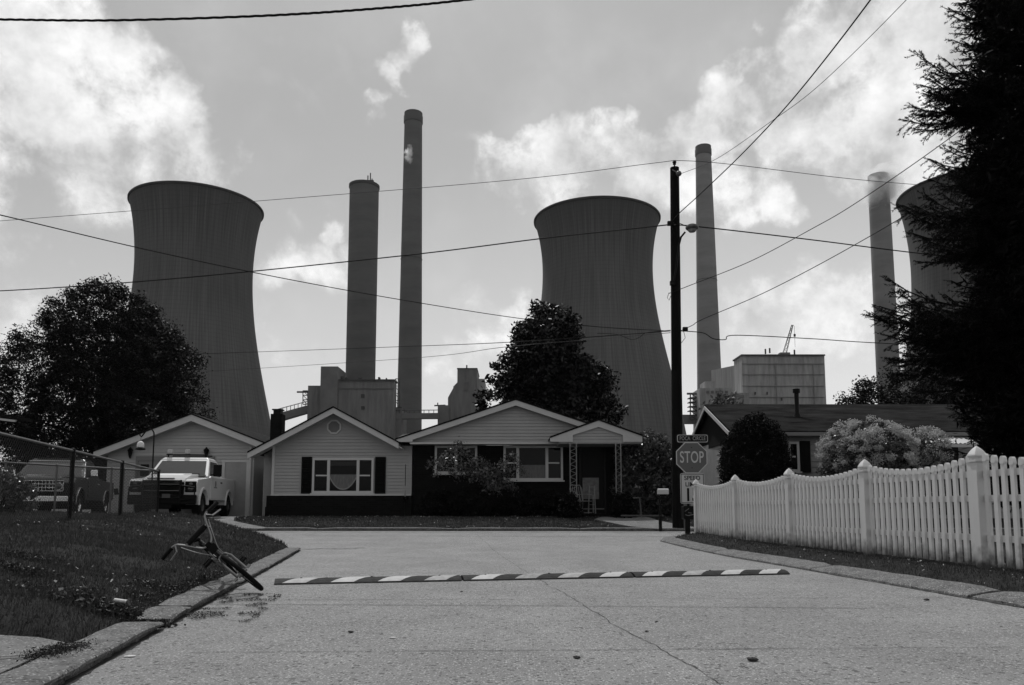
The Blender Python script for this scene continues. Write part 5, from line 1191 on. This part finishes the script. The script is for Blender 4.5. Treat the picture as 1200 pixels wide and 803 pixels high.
            if old: MB().tube([(wx + .51 * math.cos(R(a)), s_ * (W + .006), .41 + .51 * math.sin(R(a))) for a in range(0, 181, 12)], .018, 6).build('arch_trim', m_chrome, t, smooth=True)
            else:
                MB().prism(arc(wx, .41, .58, 180, 0) + arc(wx, .41, .505, 0, 180), s_ * W - .03, s_ * W + .03, 'XZ').build('fender_flare', paint, t, bevel=.01)
            MB().bx(wx - .5, wx + .5, s_ * .3 - .02, s_ * .3 + .02, .5, .95).build('wheel_well', m_blackp, t)
    MB().bx(-2.4, 2.3, -.45, .45, .34, .62).build('chassis', m_blackp, t); MB().bx(1.5, 1.95, -.8, .8, .28, .5).build('front_axle', m_blackp, t); MB().bx(-1.95, -1.5, -.8, .8, .28, .5).build('rear_axle', m_blackp, t)
    # front end
    fx_ = front + .001
    if not old:
        g = MB().bx(fx_ - .02, fx_ + .03, -.62, .62, .72, 1.12).build('grille', m_blackp, t, bevel=.03)
        for k in range(2): MB().bx(fx_ + .031, fx_ + .045, -.56, .56, .86 + k * .13, .90 + k * .13).build('grille_bar', m_blackp, g)
        MB().bx(fx_ - .14, fx_ - .04, -.5, .3, hood_f + .03, hood_f + .045).build('hood_trim', m_iron, h)
        for s_ in (-1, 1):
            hl = MB().bx(fx_ - .1, fx_ + .018, s_ * .81 - .17, s_ * .81 + .17, .80, 1.14).build('headlight', m_blackp, t, bevel=.03)
            for (zz_, r_) in ((.90, .085), (1.05, .06)):
                MB().lathe([(r_, .0), (r_ * .9, .012), (.01, .02)], 16, (fx_ + .019, s_ * .82, zz_), 'X').build('lens', m_lens, hl, smooth=True)
        bp = MB().bx(fx_ - .05, fx_ + .14, -1.0, 1.0, .42, .72).build('bumper', m_blackp, t, bevel=.04)
        # push bar with winch and plate
        pb = MB(); 
        for yy in (-.55, .55): pb.tube([(fx_ + .16, yy, .42), (fx_ + .2, yy, 1.0), (fx_ + .1, yy, 1.16)], .035, 8)
        for zz_ in (.62, .82, 1.02, 1.14): pb.tube([(fx_ + .18, -.55, zz_), (fx_ + .18, .55, zz_)], .028, 8)
        for s_ in (-1, 1): pb.tube([(fx_ + .18, s_ * .55, 1.0), (fx_ + .12, s_ * .95, .95), (fx_ + .12, s_ * .97, .6), (fx_ + .18, s_ * .55, .55)], .028, 8)
        pb.build('push_bar', m_blackp, t, smooth=True)
        MB().bx(fx_ + .21, fx_ + .225, .04, .28, .62, .74).build('licence_plate', M('plate_grey', .05, .6), t)
        MB().bx(fx_ + .0, fx_ + .12, -.3, .3, .3, .44).build('winch', m_blackp, t, bevel=.03)
        # roof rack and beacons
        rk = MB(); rk.tube([(.2, -.66, roofz + .10), (.2, .66, roofz + .10)], .022, 6)
        for yy in (-.6, .6): rk.tube([(.2, yy, roofz - .02), (.2, yy, roofz + .1)], .022, 6)
        rk.tube([(-.5, -.66, roofz + .10), (-.5, .66, roofz + .10)], .022, 6); rk.build('roof_rack', m_blackp, t)
        for yy in (-.55, .02):
            bc = MB().lathe([(.09, roofz + .12), (.09, roofz + .15)], 14, (.2, yy, 0)).build('beacon', m_iron, t); MB().lathe([(.085, roofz + .151), (.085, roofz + .25), (.06, roofz + .28), (.01, roofz + .285)], 14, (.2, yy, 0)).build('beacon_dome', M('beacon_lens', .35, .15), bc, smooth=True)
    else:
        g = MB().bx(fx_ - .02, fx_ + .02, -.72, .72, .78, 1.10).build('grille', m_blackp, t)
        mb = MB()
        for k in range(4): mb.bx(fx_ + .021, fx_ + .03, -.72, .72, .79 + k * .098, .805 + k * .098)
        for k in range(17): mb.bx(fx_ + .0211, fx_ + .0295, -.72 + k * .09 - .005, -.72 + k * .09 + .005, .79, 1.1)
        mb.build('grille_bar', m_chrome, g)
        for s_ in (-1, 1):
            hl = MB().lathe([(.09, 0), (.09, .02), (.02, .04)], 18, (fx_ + .022, s_ * .60, .93), 'X').build('headlight', m_lens, t, smooth=True)
            MB().torus(.095, .012, (fx_ + .03, s_ * .60, .93), 'X', 20, 6).build('bezel', m_chrome, hl, smooth=True)
        MB().bx(fx_, fx_ + .16, -1.0, 1.0, .48, .66).build('bumper', m_chrome, t, bevel=.03)
        MB().bx(.0, .3, -.6, .6, roofz + .003, roofz + .02).build('visor', paint, t)
        MB().tube([(.40, -.78, roofz - .075), (.40, .78, roofz - .075)], .012, 5).build('roof_trim', m_chrome, t)
    return t
tx = Vector((-11.1, 26.75)); hd = math.atan2(-2.6, .34)
zg = .075
pickup('white pickup truck with roof beacons and black push bar, parked before the garage', (tx.x, tx.y, float(zroad(0, 26)) + .05), hd, m_whitep)
pickup('old dark pickup with chrome bumper and trim behind the chain link fence', (-14.2, 24.6, float(zroad(0, 25)) + .07), math.atan2(-2.6, .75), m_darkp, old=True)
patch('gravel_pad', [(-18, 21.2), (-11, 21.2), (-10.5, 29), (-18, 29)], lambda x, y: .52 + .0 * x, M('gravel', .02, .95, var=.5, scale=12), .4)
# ------------------------------------------------------------------ bicycle lying against the kerb
m_bframe = M('bike_paint', .02, .3, metal=.3, coat=.5); m_bchrome = M('bike_chrome', .22, .3, metal=.9)
f_ = Vector((.57, -.85, -.10)).normalized(); l_ = Vector((-.83, -.56, 0)); l_ = (l_ - f_ * l_.dot(f_)).normalized(); u0 = l_.cross(f_); 
if u0.z < 0: u0 = -u0
lean = R(49); up = (u0 * math.cos(lean) + l_ * math.sin(lean)).normalized(); left = up.cross(f_).normalized()
Mx = Matrix((( f_.x, left.x, up.x, -2.37), (f_.y, left.y, up.y, 7.52), (f_.z, left.z, up.z, .035), (0, 0, 0, 1)))
bike = thing('bicycle', 'small bmx bicycle tipped over on the left kerb, handlebar in the grass', 'bicycle'); bike.matrix_world = Mx
def wheel(xc, name='wheel'):
    w = bpy.data.objects.new(name, None); col.objects.link(w); w.parent = bike
    tb = MB(); tb.torus(.230, .022, (xc, 0, .255), 'Y', 48, 10); tb.build('tyre', m_tyre, w, smooth=True)
    MB().torus(.200, .010, (xc, 0, .255), 'Y', 40, 6).build('rim', m_bchrome, w, smooth=True)
    mb = MB(); mb.lathe([(.02, -.05), (.02, .05)], 10, (xc, 0, .255), 'Y'); mb.build('hub', m_bchrome, w, smooth=True)
    mb = MB()
    for k in range(28):
        a = 2 * math.pi * k / 28; s_ = 1 if k % 2 else -1
        mb.tube([(xc + .02 * math.cos(a + .8 * s_), s_ * .03, .255 + .02 * math.sin(a + .8 * s_)), (xc + .196 * math.cos(a), 0, .255 + .196 * math.sin(a))], .0013, 3)
    mb.build('spokes', m_bchrome, w); return w
wheel(0); wheel(-.93)
hb, ht = Vector((-.09, 0, .50)), Vector((-.125, 0, .61)); bb_, st = Vector((-.57, 0, .28)), Vector((-.68, 0, .54))
mb = MB(); mb.tube([ht, hb], .021, 10); mb.tube([ht + Vector((0, 0, -.03)), st], .016, 8); mb.tube([hb, bb_], .019, 8); mb.tube([bb_, st + Vector((-.01, 0, .04))], .016, 8)
for s_ in (-1, 1): mb.tube([bb_, (-.93, s_ * .06, .255)], .010, 6); mb.tube([st, (-.93, s_ * .06, .255)], .009, 6)
mb.lathe([(.024, -.035), (.024, .035)], 12, bb_, 'Y'); mb.build('frame', m_bframe, bike, smooth=True)
mb = MB()
for s_ in (-1, 1): mb.tube([(0, s_ * .055, .255), (-.045, s_ * .055, .44), (-.07, s_ * .035, .485), (-.085, 0, .495)], .013, 8)
mb.build('fork', m_bchrome, bike, smooth=True)
for s_ in (-1, 1):
    MB().lathe([(.014, .065 * s_), (.014, .10 * s_)], 10, (0, 0, .255), 'Y').build('axle_peg', m_bchrome, bike, smooth=True)
bar = MB(); pts = [(-.235, .33, .83), (-.20, .20, .845), (-.17, .145, .80), (-.115, .06, .665), (-.105, 0, .65), (-.115, -.06, .665), (-.17, -.145, .80), (-.20, -.20, .845), (-.235, -.33, .83)]
bar.tube(catmull([Vector(p) for p in pts], 6), .0105, 8); bar.tube([(-.16, .13, .775), (-.16, -.13, .775)], .009, 6); hbar = bar.build('handlebar', m_bchrome, bike, smooth=True)
MB().tube([(-.16, .11, .775), (-.16, -.11, .775)], .027, 10).build('crossbar_pad', m_blackp, hbar, smooth=True)
for s_ in (-1, 1):
    MB().tube([(-.205, s_ * .22, .843), (-.237, s_ * .345, .829)], .018, 8).build('grip', m_blackp, hbar, smooth=True)
    MB().tube([(-.18, s_ * .19, .84), (-.145, s_ * .22, .80), (-.16, s_ * .31, .78)], .008, 6).build('brake_lever', m_bchrome, hbar, smooth=True)
mb = MB(); mb.box((-.115, 0, .64), (.06, .055, .05), (0, R(-15), 0)); mb.build('stem', m_blackp, bike, bevel=.008)
MB().box((-.06, 0, .60), (.010, .085, .075), (0, R(-18), 0)).build('number_plate', m_blackp, bike, bevel=.004)
mb = MB(); mb.prism([(-.82, -.07), (-.80, .07), (-.70, .045), (-.60, .015), (-.60, -.015), (-.70, -.045)], .60, .635, 'XY'); mb.build('saddle', m_blackp, bike, bevel=.012)
MB().tube([st, (-.70, 0, .60)], .012, 6).build('seat_post', m_bchrome, bike)
cr = MB(); cr.lathe([(.078, .042), (.078, .046)], 28, bb_, 'Y'); cr.build('chainring', m_bchrome, bike)
for s_, a in ((-1, 60), (1, 240)):
    e_ = bb_ + Vector((math.cos(R(a)) * .165, s_ * .06, math.sin(R(a)) * .165)); c_ = MB().tube([bb_ + Vector((0, s_ * .05, 0)), e_], .010, 6).build('crank', m_bchrome, bike)
    mb = MB(); p_ = e_ + Vector((0, s_ * .055, 0))
    for dx in (-.045, .045): mb.box(p_ + Vector((dx, 0, 0)), (.008, .095, .022))
    for dy in (-.045, .045): mb.box(p_ + Vector((0, dy, 0)), (.082, .006, .022))
    mb.tube([p_ + Vector((0, -.05, 0)), p_ + Vector((0, .05, 0))], .01, 6); mb.build('pedal', m_blackp, c_)
mb = MB(); mb.tube([bb_ + Vector((0, .044, .078)), (-.93, .044, .285)], .004, 4); mb.tube([bb_ + Vector((0, .044, -.078)), (-.93, .044, .225)], .004, 4); mb.build('chain', m_blackp, bike)
for pts in ([(-.15, .17, .80), (-.02, .10, .72), (.04, .03, .60), (-.02, .03, .50)], [(-.15, -.17, .80), (.0, -.12, .70), (-.05, -.05, .56), (-.3, -.03, .46), (-.66, -.02, .45)]):
    MB().tube(catmull([Vector(p) for p in pts], 8), .004, 5).build('brake_cable', m_iron, bike, smooth=True)
# ------------------------------------------------------------------ trees and shrubs
m_bark = M('bark', .006, .95, var=.4, scale=8, bump=.8, bscale=20)
def crown_leaves(prof, c, nclump, per, leaf, clr, shell=.55, seed=0, sy=1.0, up_=0.0, lump=.22, stretch=1.0):
    """prof: (height above base, radius). leaves gathered in clumps spread through the crown's volume"""
    r = np.random.default_rng(seed); hs = np.array([p[0] for p in prof]); rs = np.array([p[1] for p in prof])
    w = np.maximum(rs, .05); H = r.uniform(0, 1, nclump * 6) * (hs[-1] - hs[0]) + hs[0]; Rr = np.interp(H, hs, rs)
    keep = r.uniform(0, rs.max() ** 1.5, len(H)) < (Rr + .1) ** 1.5; H = H[keep][:nclump]; Rr = Rr[keep][:nclump]; n = len(H)
    A = r.uniform(0, 2 * np.pi, n); lum = 1 + lump * (vnoise(A * 1.9 + 9, H * .55, 1.0, seed + 3) - .5) * 2 + .10 * (vnoise(A * 5, H * 1.7, 1, seed) - .5) * 2
    rad = Rr * lum * (shell + (1 - shell) * r.uniform(0, 1, n) ** .5) * np.where(r.uniform(0, 1, n) < .25, r.uniform(.2, 1, n), 1)
    P = np.stack([np.cos(A) * rad, np.sin(A) * rad * sy, H], -1)
    N_ = n * per; base = np.repeat(P, per, 0); cr_ = clr * r.uniform(.5, 1.4, n).repeat(per)
    off = r.normal(0, 1, (N_, 3)); off /= np.linalg.norm(off, axis=1)[:, None]; off *= (r.uniform(0, 1, N_) ** .6 * cr_)[:, None]; off[:, 2] *= .75
    Q = base + off + np.array(c)[None]
    out = base.copy(); out[:, 2] = 0; out /= (np.linalg.norm(out, axis=1)[:, None] + 1e-6)
    a = r.normal(0, 1, (N_, 3)) + out * .6 + np.array([0, 0, up_]); a /= np.linalg.norm(a, axis=1)[:, None]; b = np.cross(a, r.normal(0, 1, (N_, 3))); b /= np.linalg.norm(b, axis=1)[:, None]
    s = (leaf * r.uniform(.6, 1.35, N_))[:, None]
    v = np.zeros((N_, 4, 3)); v[:, 0] = Q - a * s * stretch; v[:, 1] = Q + b * s * .5; v[:, 2] = Q + a * s * stretch; v[:, 3] = Q - b * s * .5
    return v, P
def tree(name, label, cat, x_, y_, zb, prof, leafmat, nclump, per, leaf, clr, seed, trunk=.25, tz=None, group=None, nlimb=14, crown='crown', **kw):
    t = thing(name, label, cat, (x_, y_, zb), 0, group)
    v, P = crown_leaves(prof, (0, 0, 0), nclump, per, leaf, clr, seed=seed, **kw)
    np_mesh(crown, v, 4, leafmat, t)
    r = random.Random(seed); mb = MB(); top = prof[-1][0] * .8
    mb.tube([(0, 0, -.2), (.05, .03, top * .35), (-.05, 0, top * .7), (0, .05, top)], [trunk, trunk * .75, trunk * .4, trunk * .12], 10)
    for k in range(nlimb):
        p = P[r.randrange(len(P))] * .88; h0 = max(prof[0][0] * .6, float(p[2]) * r.uniform(.35, .7)); s0 = Vector((0, 0, min(h0, top)))
        e = Vector(p); m_ = s0.lerp(e, .5) + Vector((r.uniform(-.2, .2), r.uniform(-.2, .2), .25))
        mb.tube([s0, m_, e], [trunk * .35, trunk * .2, trunk * .06], 6)
    mb.build('trunk', m_bark, t, smooth=True)
    return t
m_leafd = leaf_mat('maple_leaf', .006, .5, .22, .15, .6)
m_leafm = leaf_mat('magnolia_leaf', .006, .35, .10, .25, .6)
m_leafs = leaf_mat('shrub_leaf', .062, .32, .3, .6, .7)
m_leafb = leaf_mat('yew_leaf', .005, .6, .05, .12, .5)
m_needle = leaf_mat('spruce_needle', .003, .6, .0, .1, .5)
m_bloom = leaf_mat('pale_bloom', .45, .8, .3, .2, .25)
Yt = 36; tb_ = .5
def prof_at(Y, vs, zb): return sorted([(elev(v, Y) - zb, abs(h) / F_PX * Y) for v, h in vs])
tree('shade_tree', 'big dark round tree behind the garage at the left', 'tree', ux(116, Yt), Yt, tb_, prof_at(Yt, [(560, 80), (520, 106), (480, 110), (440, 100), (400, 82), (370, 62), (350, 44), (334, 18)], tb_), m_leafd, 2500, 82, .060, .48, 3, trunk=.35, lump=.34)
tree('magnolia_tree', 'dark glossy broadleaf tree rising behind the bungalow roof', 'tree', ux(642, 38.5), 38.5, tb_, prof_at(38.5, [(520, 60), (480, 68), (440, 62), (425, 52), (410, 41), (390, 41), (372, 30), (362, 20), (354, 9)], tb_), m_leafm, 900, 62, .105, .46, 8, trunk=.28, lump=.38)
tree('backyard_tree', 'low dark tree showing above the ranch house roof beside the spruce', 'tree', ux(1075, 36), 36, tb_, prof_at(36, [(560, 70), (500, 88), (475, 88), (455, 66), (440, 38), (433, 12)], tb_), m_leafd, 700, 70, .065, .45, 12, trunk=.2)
tree('young_tree', 'wispy leafy tree top just showing over the ranch house roof', 'tree', ux(853, 34), 34, tb_, prof_at(34, [(520, 14), (480, 22), (470, 18), (465, 8)], tb_), m_leafs, 60, 20, .10, .35, 15, trunk=.1, nlimb=6)
tree('cedar_bush', 'dense dark rounded evergreen bush before the ranch house', 'bush', ux(887, 22.6), 22.6, .3, prof_at(22.6, [(605, 33), (575, 38), (545, 38), (520, 33), (500, 23), (486, 7)], .3), m_leafb, 1500, 70, .028, .16, 21, trunk=.12, shell=.75, lump=.06, up_=.8, crown='foliage')
# flowering shrub: leaves, with pale flower heads as a second part
def flowering(name, label, x_, y_, zb, prof, seed, ncl, nb, cat='bush'):
    t = tree(name, label, cat, x_, y_, zb, prof, m_leafs, ncl, 45, .055, .25, seed, trunk=.06, nlimb=10, lump=.25, crown='foliage')
    v, _ = crown_leaves([(h, r_ * 1.12) for h, r_ in prof[1:]], (0, 0, .10), int(nb * 1.7), 120, .028, .15, shell=.95, seed=seed + 1, lump=.25)
    np_mesh('flower_heads', v, 4, m_bloom, t); return t
flowering('flowering_shrub', 'bushy shrub with pale flower heads, left one of the pair before the ranch house', ux(1020, 22.4), 22.4, .3, prof_at(22.4, [(590, 36), (550, 46), (524, 46), (506, 30), (495, 12)], .3), 31, 260, 125)
flowering('flowering_shrub', 'bushy shrub with pale flower heads beside the white awning', ux(1068, 22.8), 22.8, .3, prof_at(22.8, [(590, 30), (555, 36), (528, 36), (512, 26), (505, 12)], .3), 37, 200, 95)
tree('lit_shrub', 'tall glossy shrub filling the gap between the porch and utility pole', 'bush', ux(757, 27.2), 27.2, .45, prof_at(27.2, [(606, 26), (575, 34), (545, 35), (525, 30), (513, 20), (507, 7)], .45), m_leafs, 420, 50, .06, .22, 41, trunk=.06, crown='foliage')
tree('fence_shrub', 'small leafy bush growing into the chain link fence at the left edge', 'bush', ux(4, 17.6), 17.6, .5, prof_at(17.6, [(606, 28), (580, 30), (562, 22), (550, 8)], .5), m_leafs, 200, 40, .035, .15, 43, trunk=.03, crown='foliage')
for (u, v, w, Y, sd_, lb) in ((515, 590, 26, 26.6, 51, 'low dark foundation shrub under the small brick wall window'), (560, 588, 30, 26.5, 52, 'low dark foundation shrub below the climbing rose'), (612, 588, 28, 26.6, 53, 'low dark foundation shrub under the right picture window'), (648, 592, 18, 26.6, 54, 'low dark shrub just left of the porch'), (730, 595, 12, 25.2, 56, 'tiny dark shrub at the right front of the porch'), (668, 597, 12, 25.3, 57, 'tiny dark shrub at the left front of the porch')):
    tree('foundation_shrub', lb, 'bush', ux(u, Y), Y, .42, prof_at(Y, [(609, w * .9), (600, w), (v, w * .95), (v - 12, w * .6), (v - 17, w * .2)], .42), m_leafb, 160, 40, .04, .16, sd_, trunk=.03, crown='foliage', group='foundation shrubs along the bungalow')
# climbing rose: arching canes with leaf sprays in front of the brick
m_rose = leaf_mat('rose_leaf', .085, .3, .35, .8, .95)
rx = Vector((ux(556, 26.2), 26.2, .45)); t = thing('rose_bush', 'arching rose bush with sunlit leaves between the two brick wall windows', 'bush', rx)
canes = MB(); pts_all = []
rr_ = random.Random(5)
targets = [(540, 520), (533, 528), (525, 535), (548, 530), (562, 540), (575, 548), (588, 556), (598, 535), (606, 548), (583, 562), (570, 560), (550, 548), (520, 548), (512, 540), (595, 568), (565, 552), (590, 545), (538, 545), (556, 540), (577, 570)]
for (u, v) in targets:
    e = at(u, v, 26.4 + rr_.uniform(-.5, .4)) - rx; s0 = Vector((rr_.uniform(-.2, .2), rr_.uniform(-.1, .1), 0)); m1 = s0.lerp(e, .55) + Vector((0, 0, .35))
    c_ = catmull([s0, m1, e, e + Vector(((1 if e.x > 0 else -1) * .25, -.05, -.22))], 8); canes.tube(c_, .008, 4); pts_all += [tuple(p) for p in c_[8:]]
canes.build('canes', m_bark, t)
pa_ = np.array(pts_all); k_ = rng.integers(0, len(pa_), 4200); Q = pa_[k_] + rng.normal(0, .085, (4200, 3))
np_mesh('foliage', leafball(0, Q[:, 0], Q[:, 1], Q[:, 2], .042), 4, m_rose, t)
# spruce: whorls of drooping boughs, twigs and needles
def spruce(x_, y_, zb, H, rfun, seed, label, extra):
    r = np.random.default_rng(seed); t = thing('spruce_tree', label, 'tree', (x_, y_, zb))
    MB().tube([(0, 0, -.3), (0, 0, H * .5), (0, 0, H)], [.26, .15, .02], 12).build('trunk', m_bark, t, smooth=True)
    boughs = []; z = .9
    while z < H - .3:
        nb = 12
        for k in range(nb):
            a = 2 * np.pi * (k + r.uniform(-.3, .3)) / nb + z * 2.4; L_ = rfun(z) * r.uniform(.60, .98)
            boughs.append((z + r.uniform(-.3, .3), a, L_))
        z += .19
    boughs += extra
    tw0 = []; tw1 = []; bm_ = MB()
    for (z, a, L_) in boughs:
        n = 9; d = np.array([np.cos(a), np.sin(a), 0]); d1, d2 = r.uniform(-.10, .30), r.uniform(.15, .55); pz = lambda f, d1=d1, d2=d2: z + L_ * (d1 * f - d2 * f ** 2 + .30 * f ** 4)
        P = [d * L_ * f + np.array([0, 0, pz(f)]) for f in np.linspace(0, 1, n)]
        bm_.tube([Vector(p) for p in P], [.03 * (1 - i / n) + .006 for i in range(n)], 4)
        side = np.array([-d[1], d[0], 0])
        m = int(8 + L_ * 11)
        for q in range(m):
            f = .22 + .78 * (q + r.uniform(0, 1)) / m; p = d * L_ * f + np.array([0, 0, pz(f)]); s_ = 1 if q % 2 else -1
            ln = (.20 + .42 * (1 - f)) * r.uniform(.5, 1.2) * min(1.2, L_ / 2); e = d * .75 + side * s_ * r.uniform(.3, 1.0) + np.array([0, 0, r.uniform(-.7, .35)]); e /= np.linalg.norm(e)
            tw0.append(p); tw1.append(p + e * ln)
            if ln > .3:
                for w_ in (.45, .7):
                    e2 = e * .8 + d * .3 * s_ + side * r.uniform(-.7, .7) + np.array([0, 0, r.uniform(-.4, .1)]); e2 /= np.linalg.norm(e2); p2 = p + e * ln * w_; tw0.append(p2); tw1.append(p2 + e2 * ln * .45)
        tw0.append(P[-2]); tw1.append(P[-1] + d * .12 + np.array([0, 0, .03]))
    A = np.array(tw0); B = np.array(tw1); ln = np.linalg.norm(B - A, axis=1); cnt = np.maximum(14, (ln * 170).astype(int)); idx = np.repeat(np.arange(len(A)), cnt)
    f = r.uniform(0, 1.02, len(idx)); D = (B - A)[idx] / ln[idx][:, None]; P = A[idx] + (B - A)[idx] * f[:, None]
    rnd = r.normal(0, 1, P.shape); rnd -= D * (rnd * D).sum(1)[:, None]; rnd /= np.linalg.norm(rnd, axis=1)[:, None]
    dirn = D * .75 + rnd * .75; dirn /= np.linalg.norm(dirn, axis=1)[:, None]; w = np.cross(dirn, r.normal(0, 1, P.shape)); w /= np.linalg.norm(w, axis=1)[:, None]
    nl = (.050 * r.uniform(.7, 1.2, len(P)))[:, None]; v = np.zeros((len(P), 3, 3)); v[:, 0] = P - w * .007; v[:, 1] = P + w * .007; v[:, 2] = P + dirn * nl
    iv, _ = crown_leaves([(h_, rfun(h_) * .62) for h_ in np.linspace(.8, H - 2, 14)], (0, 0, 0), 1500, 40, .10, .35, seed=seed, shell=.5, lump=.3)
    v = np.concatenate([v, iv[:, :3]])
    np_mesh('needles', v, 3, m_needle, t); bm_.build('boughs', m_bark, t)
    print('spruce needles', len(P)); return t
sx_, sy_ = ux(1243, 15.5), 15.5
def rf_(z): return float(np.interp(z, [.5, 2, 4, 6, 8, 10, 12, 15, 17], [1.4, 1.9, 2.0, 1.85, 1.75, 1.5, 1.3, .8, .2]))
zz_ = lambda v: elev(v, 15.5) - .15
extra = []
for (v, L_, n_) in ((385, 3.2, 8), (398, 3.35, 9), (410, 3.2, 9), (425, 2.9, 7), (440, 2.7, 5), (455, 2.6, 4), (275, 2.55, 7), (290, 2.6, 7), (302, 2.3, 5), (112, 2.2, 5), (124, 2.4, 7), (136, 2.4, 7), (150, 2.2, 5), (205, 2.15, 5), (240, 2.1, 5), (40, 1.5, 3)):
    for k in range(n_): extra.append((zz_(v) + random.uniform(-.1, .1) + .25, math.pi + random.uniform(-.30, .30) + (.0), L_ * random.uniform(.85, 1.02)))
spruce(sx_, sy_, .15, 17, rf_, 4, 'towering dark spruce filling the right edge behind the picket fence', extra)

# ------------------------------------------------------------------ steam at the stacks (real volumes of their own)
def steam(label, c, size, dens, scale, seed, lean=0.0, thr=.45):
    m = bpy.data.materials.new('steam'); m.use_nodes = True; nt = m.node_tree; nt.nodes.clear(); N = nt.nodes.new; L = nt.links.new
    out = N('ShaderNodeOutputMaterial'); pv = N('ShaderNodeVolumePrincipled'); L(pv.outputs[0], out.inputs['Volume']); pv.inputs['Color'].default_value = (.97, .97, .97, 1); pv.inputs['Anisotropy'].default_value = .45
    tc = N('ShaderNodeTexCoord'); ln = N('ShaderNodeVectorMath'); ln.operation = 'LENGTH'
    mp = N('ShaderNodeMapping'); L(tc.outputs['Object'], mp.inputs[0]); mp.inputs['Scale'].default_value = (1 / size[0], 1 / size[1], 1 / size[2]); L(mp.outputs[0], ln.inputs[0])
    n = N('ShaderNodeTexNoise'); n.inputs['Scale'].default_value = scale; n.inputs['Detail'].default_value = 5; n.inputs['Roughness'].default_value = .6; n.inputs['Distortion'].default_value = .6
    mo = N('ShaderNodeMapping'); mo.inputs['Location'].default_value = (seed, 0, 0); L(tc.outputs['Object'], mo.inputs[0]); L(mo.outputs[0], n.inputs['Vector'])
    mr = N('ShaderNodeMapRange'); L(ln.outputs['Value'], mr.inputs[0]); mr.inputs[1].default_value = .25; mr.inputs[2].default_value = 1; mr.inputs[3].default_value = .32; mr.inputs[4].default_value = -.35
    a = N('ShaderNodeMath'); L(n.outputs[0], a.inputs[0]); L(mr.outputs[0], a.inputs[1])
    r2 = N('ShaderNodeMapRange'); L(a.outputs[0], r2.inputs[0]); r2.inputs[1].default_value = thr; r2.inputs[2].default_value = thr + .3; r2.inputs[3].default_value = 0; r2.inputs[4].default_value = dens; L(r2.outputs[0], pv.inputs['Density'])
    mb = MB(); mb.sphere((0, 0, 0), size, 20, 14); ob = mb.build('steam', m, smooth=True); ob.location = c; tag(ob, label, 'steam', kind='stuff'); return ob
steam('steam swirling round the top of the pale chimney beside the spruce', at(1034, 218, 447), (15, 9, 20), .60, .10, 3.3, thr=.40)
steam('thin wisp of steam drifting before the tallest chimney', at(479, 180, 506), (6, 4, 14), .55, .33, 8.8, thr=.60)

# ------------------------------------------------------------------ summer haze: one even box of air round the whole place
hm = bpy.data.materials.new('haze_air'); hm.use_nodes = True; nt = hm.node_tree; nt.nodes.clear()
ho_ = nt.nodes.new('ShaderNodeOutputMaterial'); hv = nt.nodes.new('ShaderNodeVolumePrincipled'); nt.links.new(hv.outputs[0], ho_.inputs['Volume'])
hv.inputs['Color'].default_value = (.95, .95, .95, 1); hv.inputs['Density'].default_value = .00006; hv.inputs['Anisotropy'].default_value = .2
hz = MB().bx(-900, 900, -60, 1100, -1.4, 292).build('haze', hm); hz['kind'] = 'stuff'; hz['label'] = 'thin even summer haze over the whole place'; hz['category'] = 'haze'
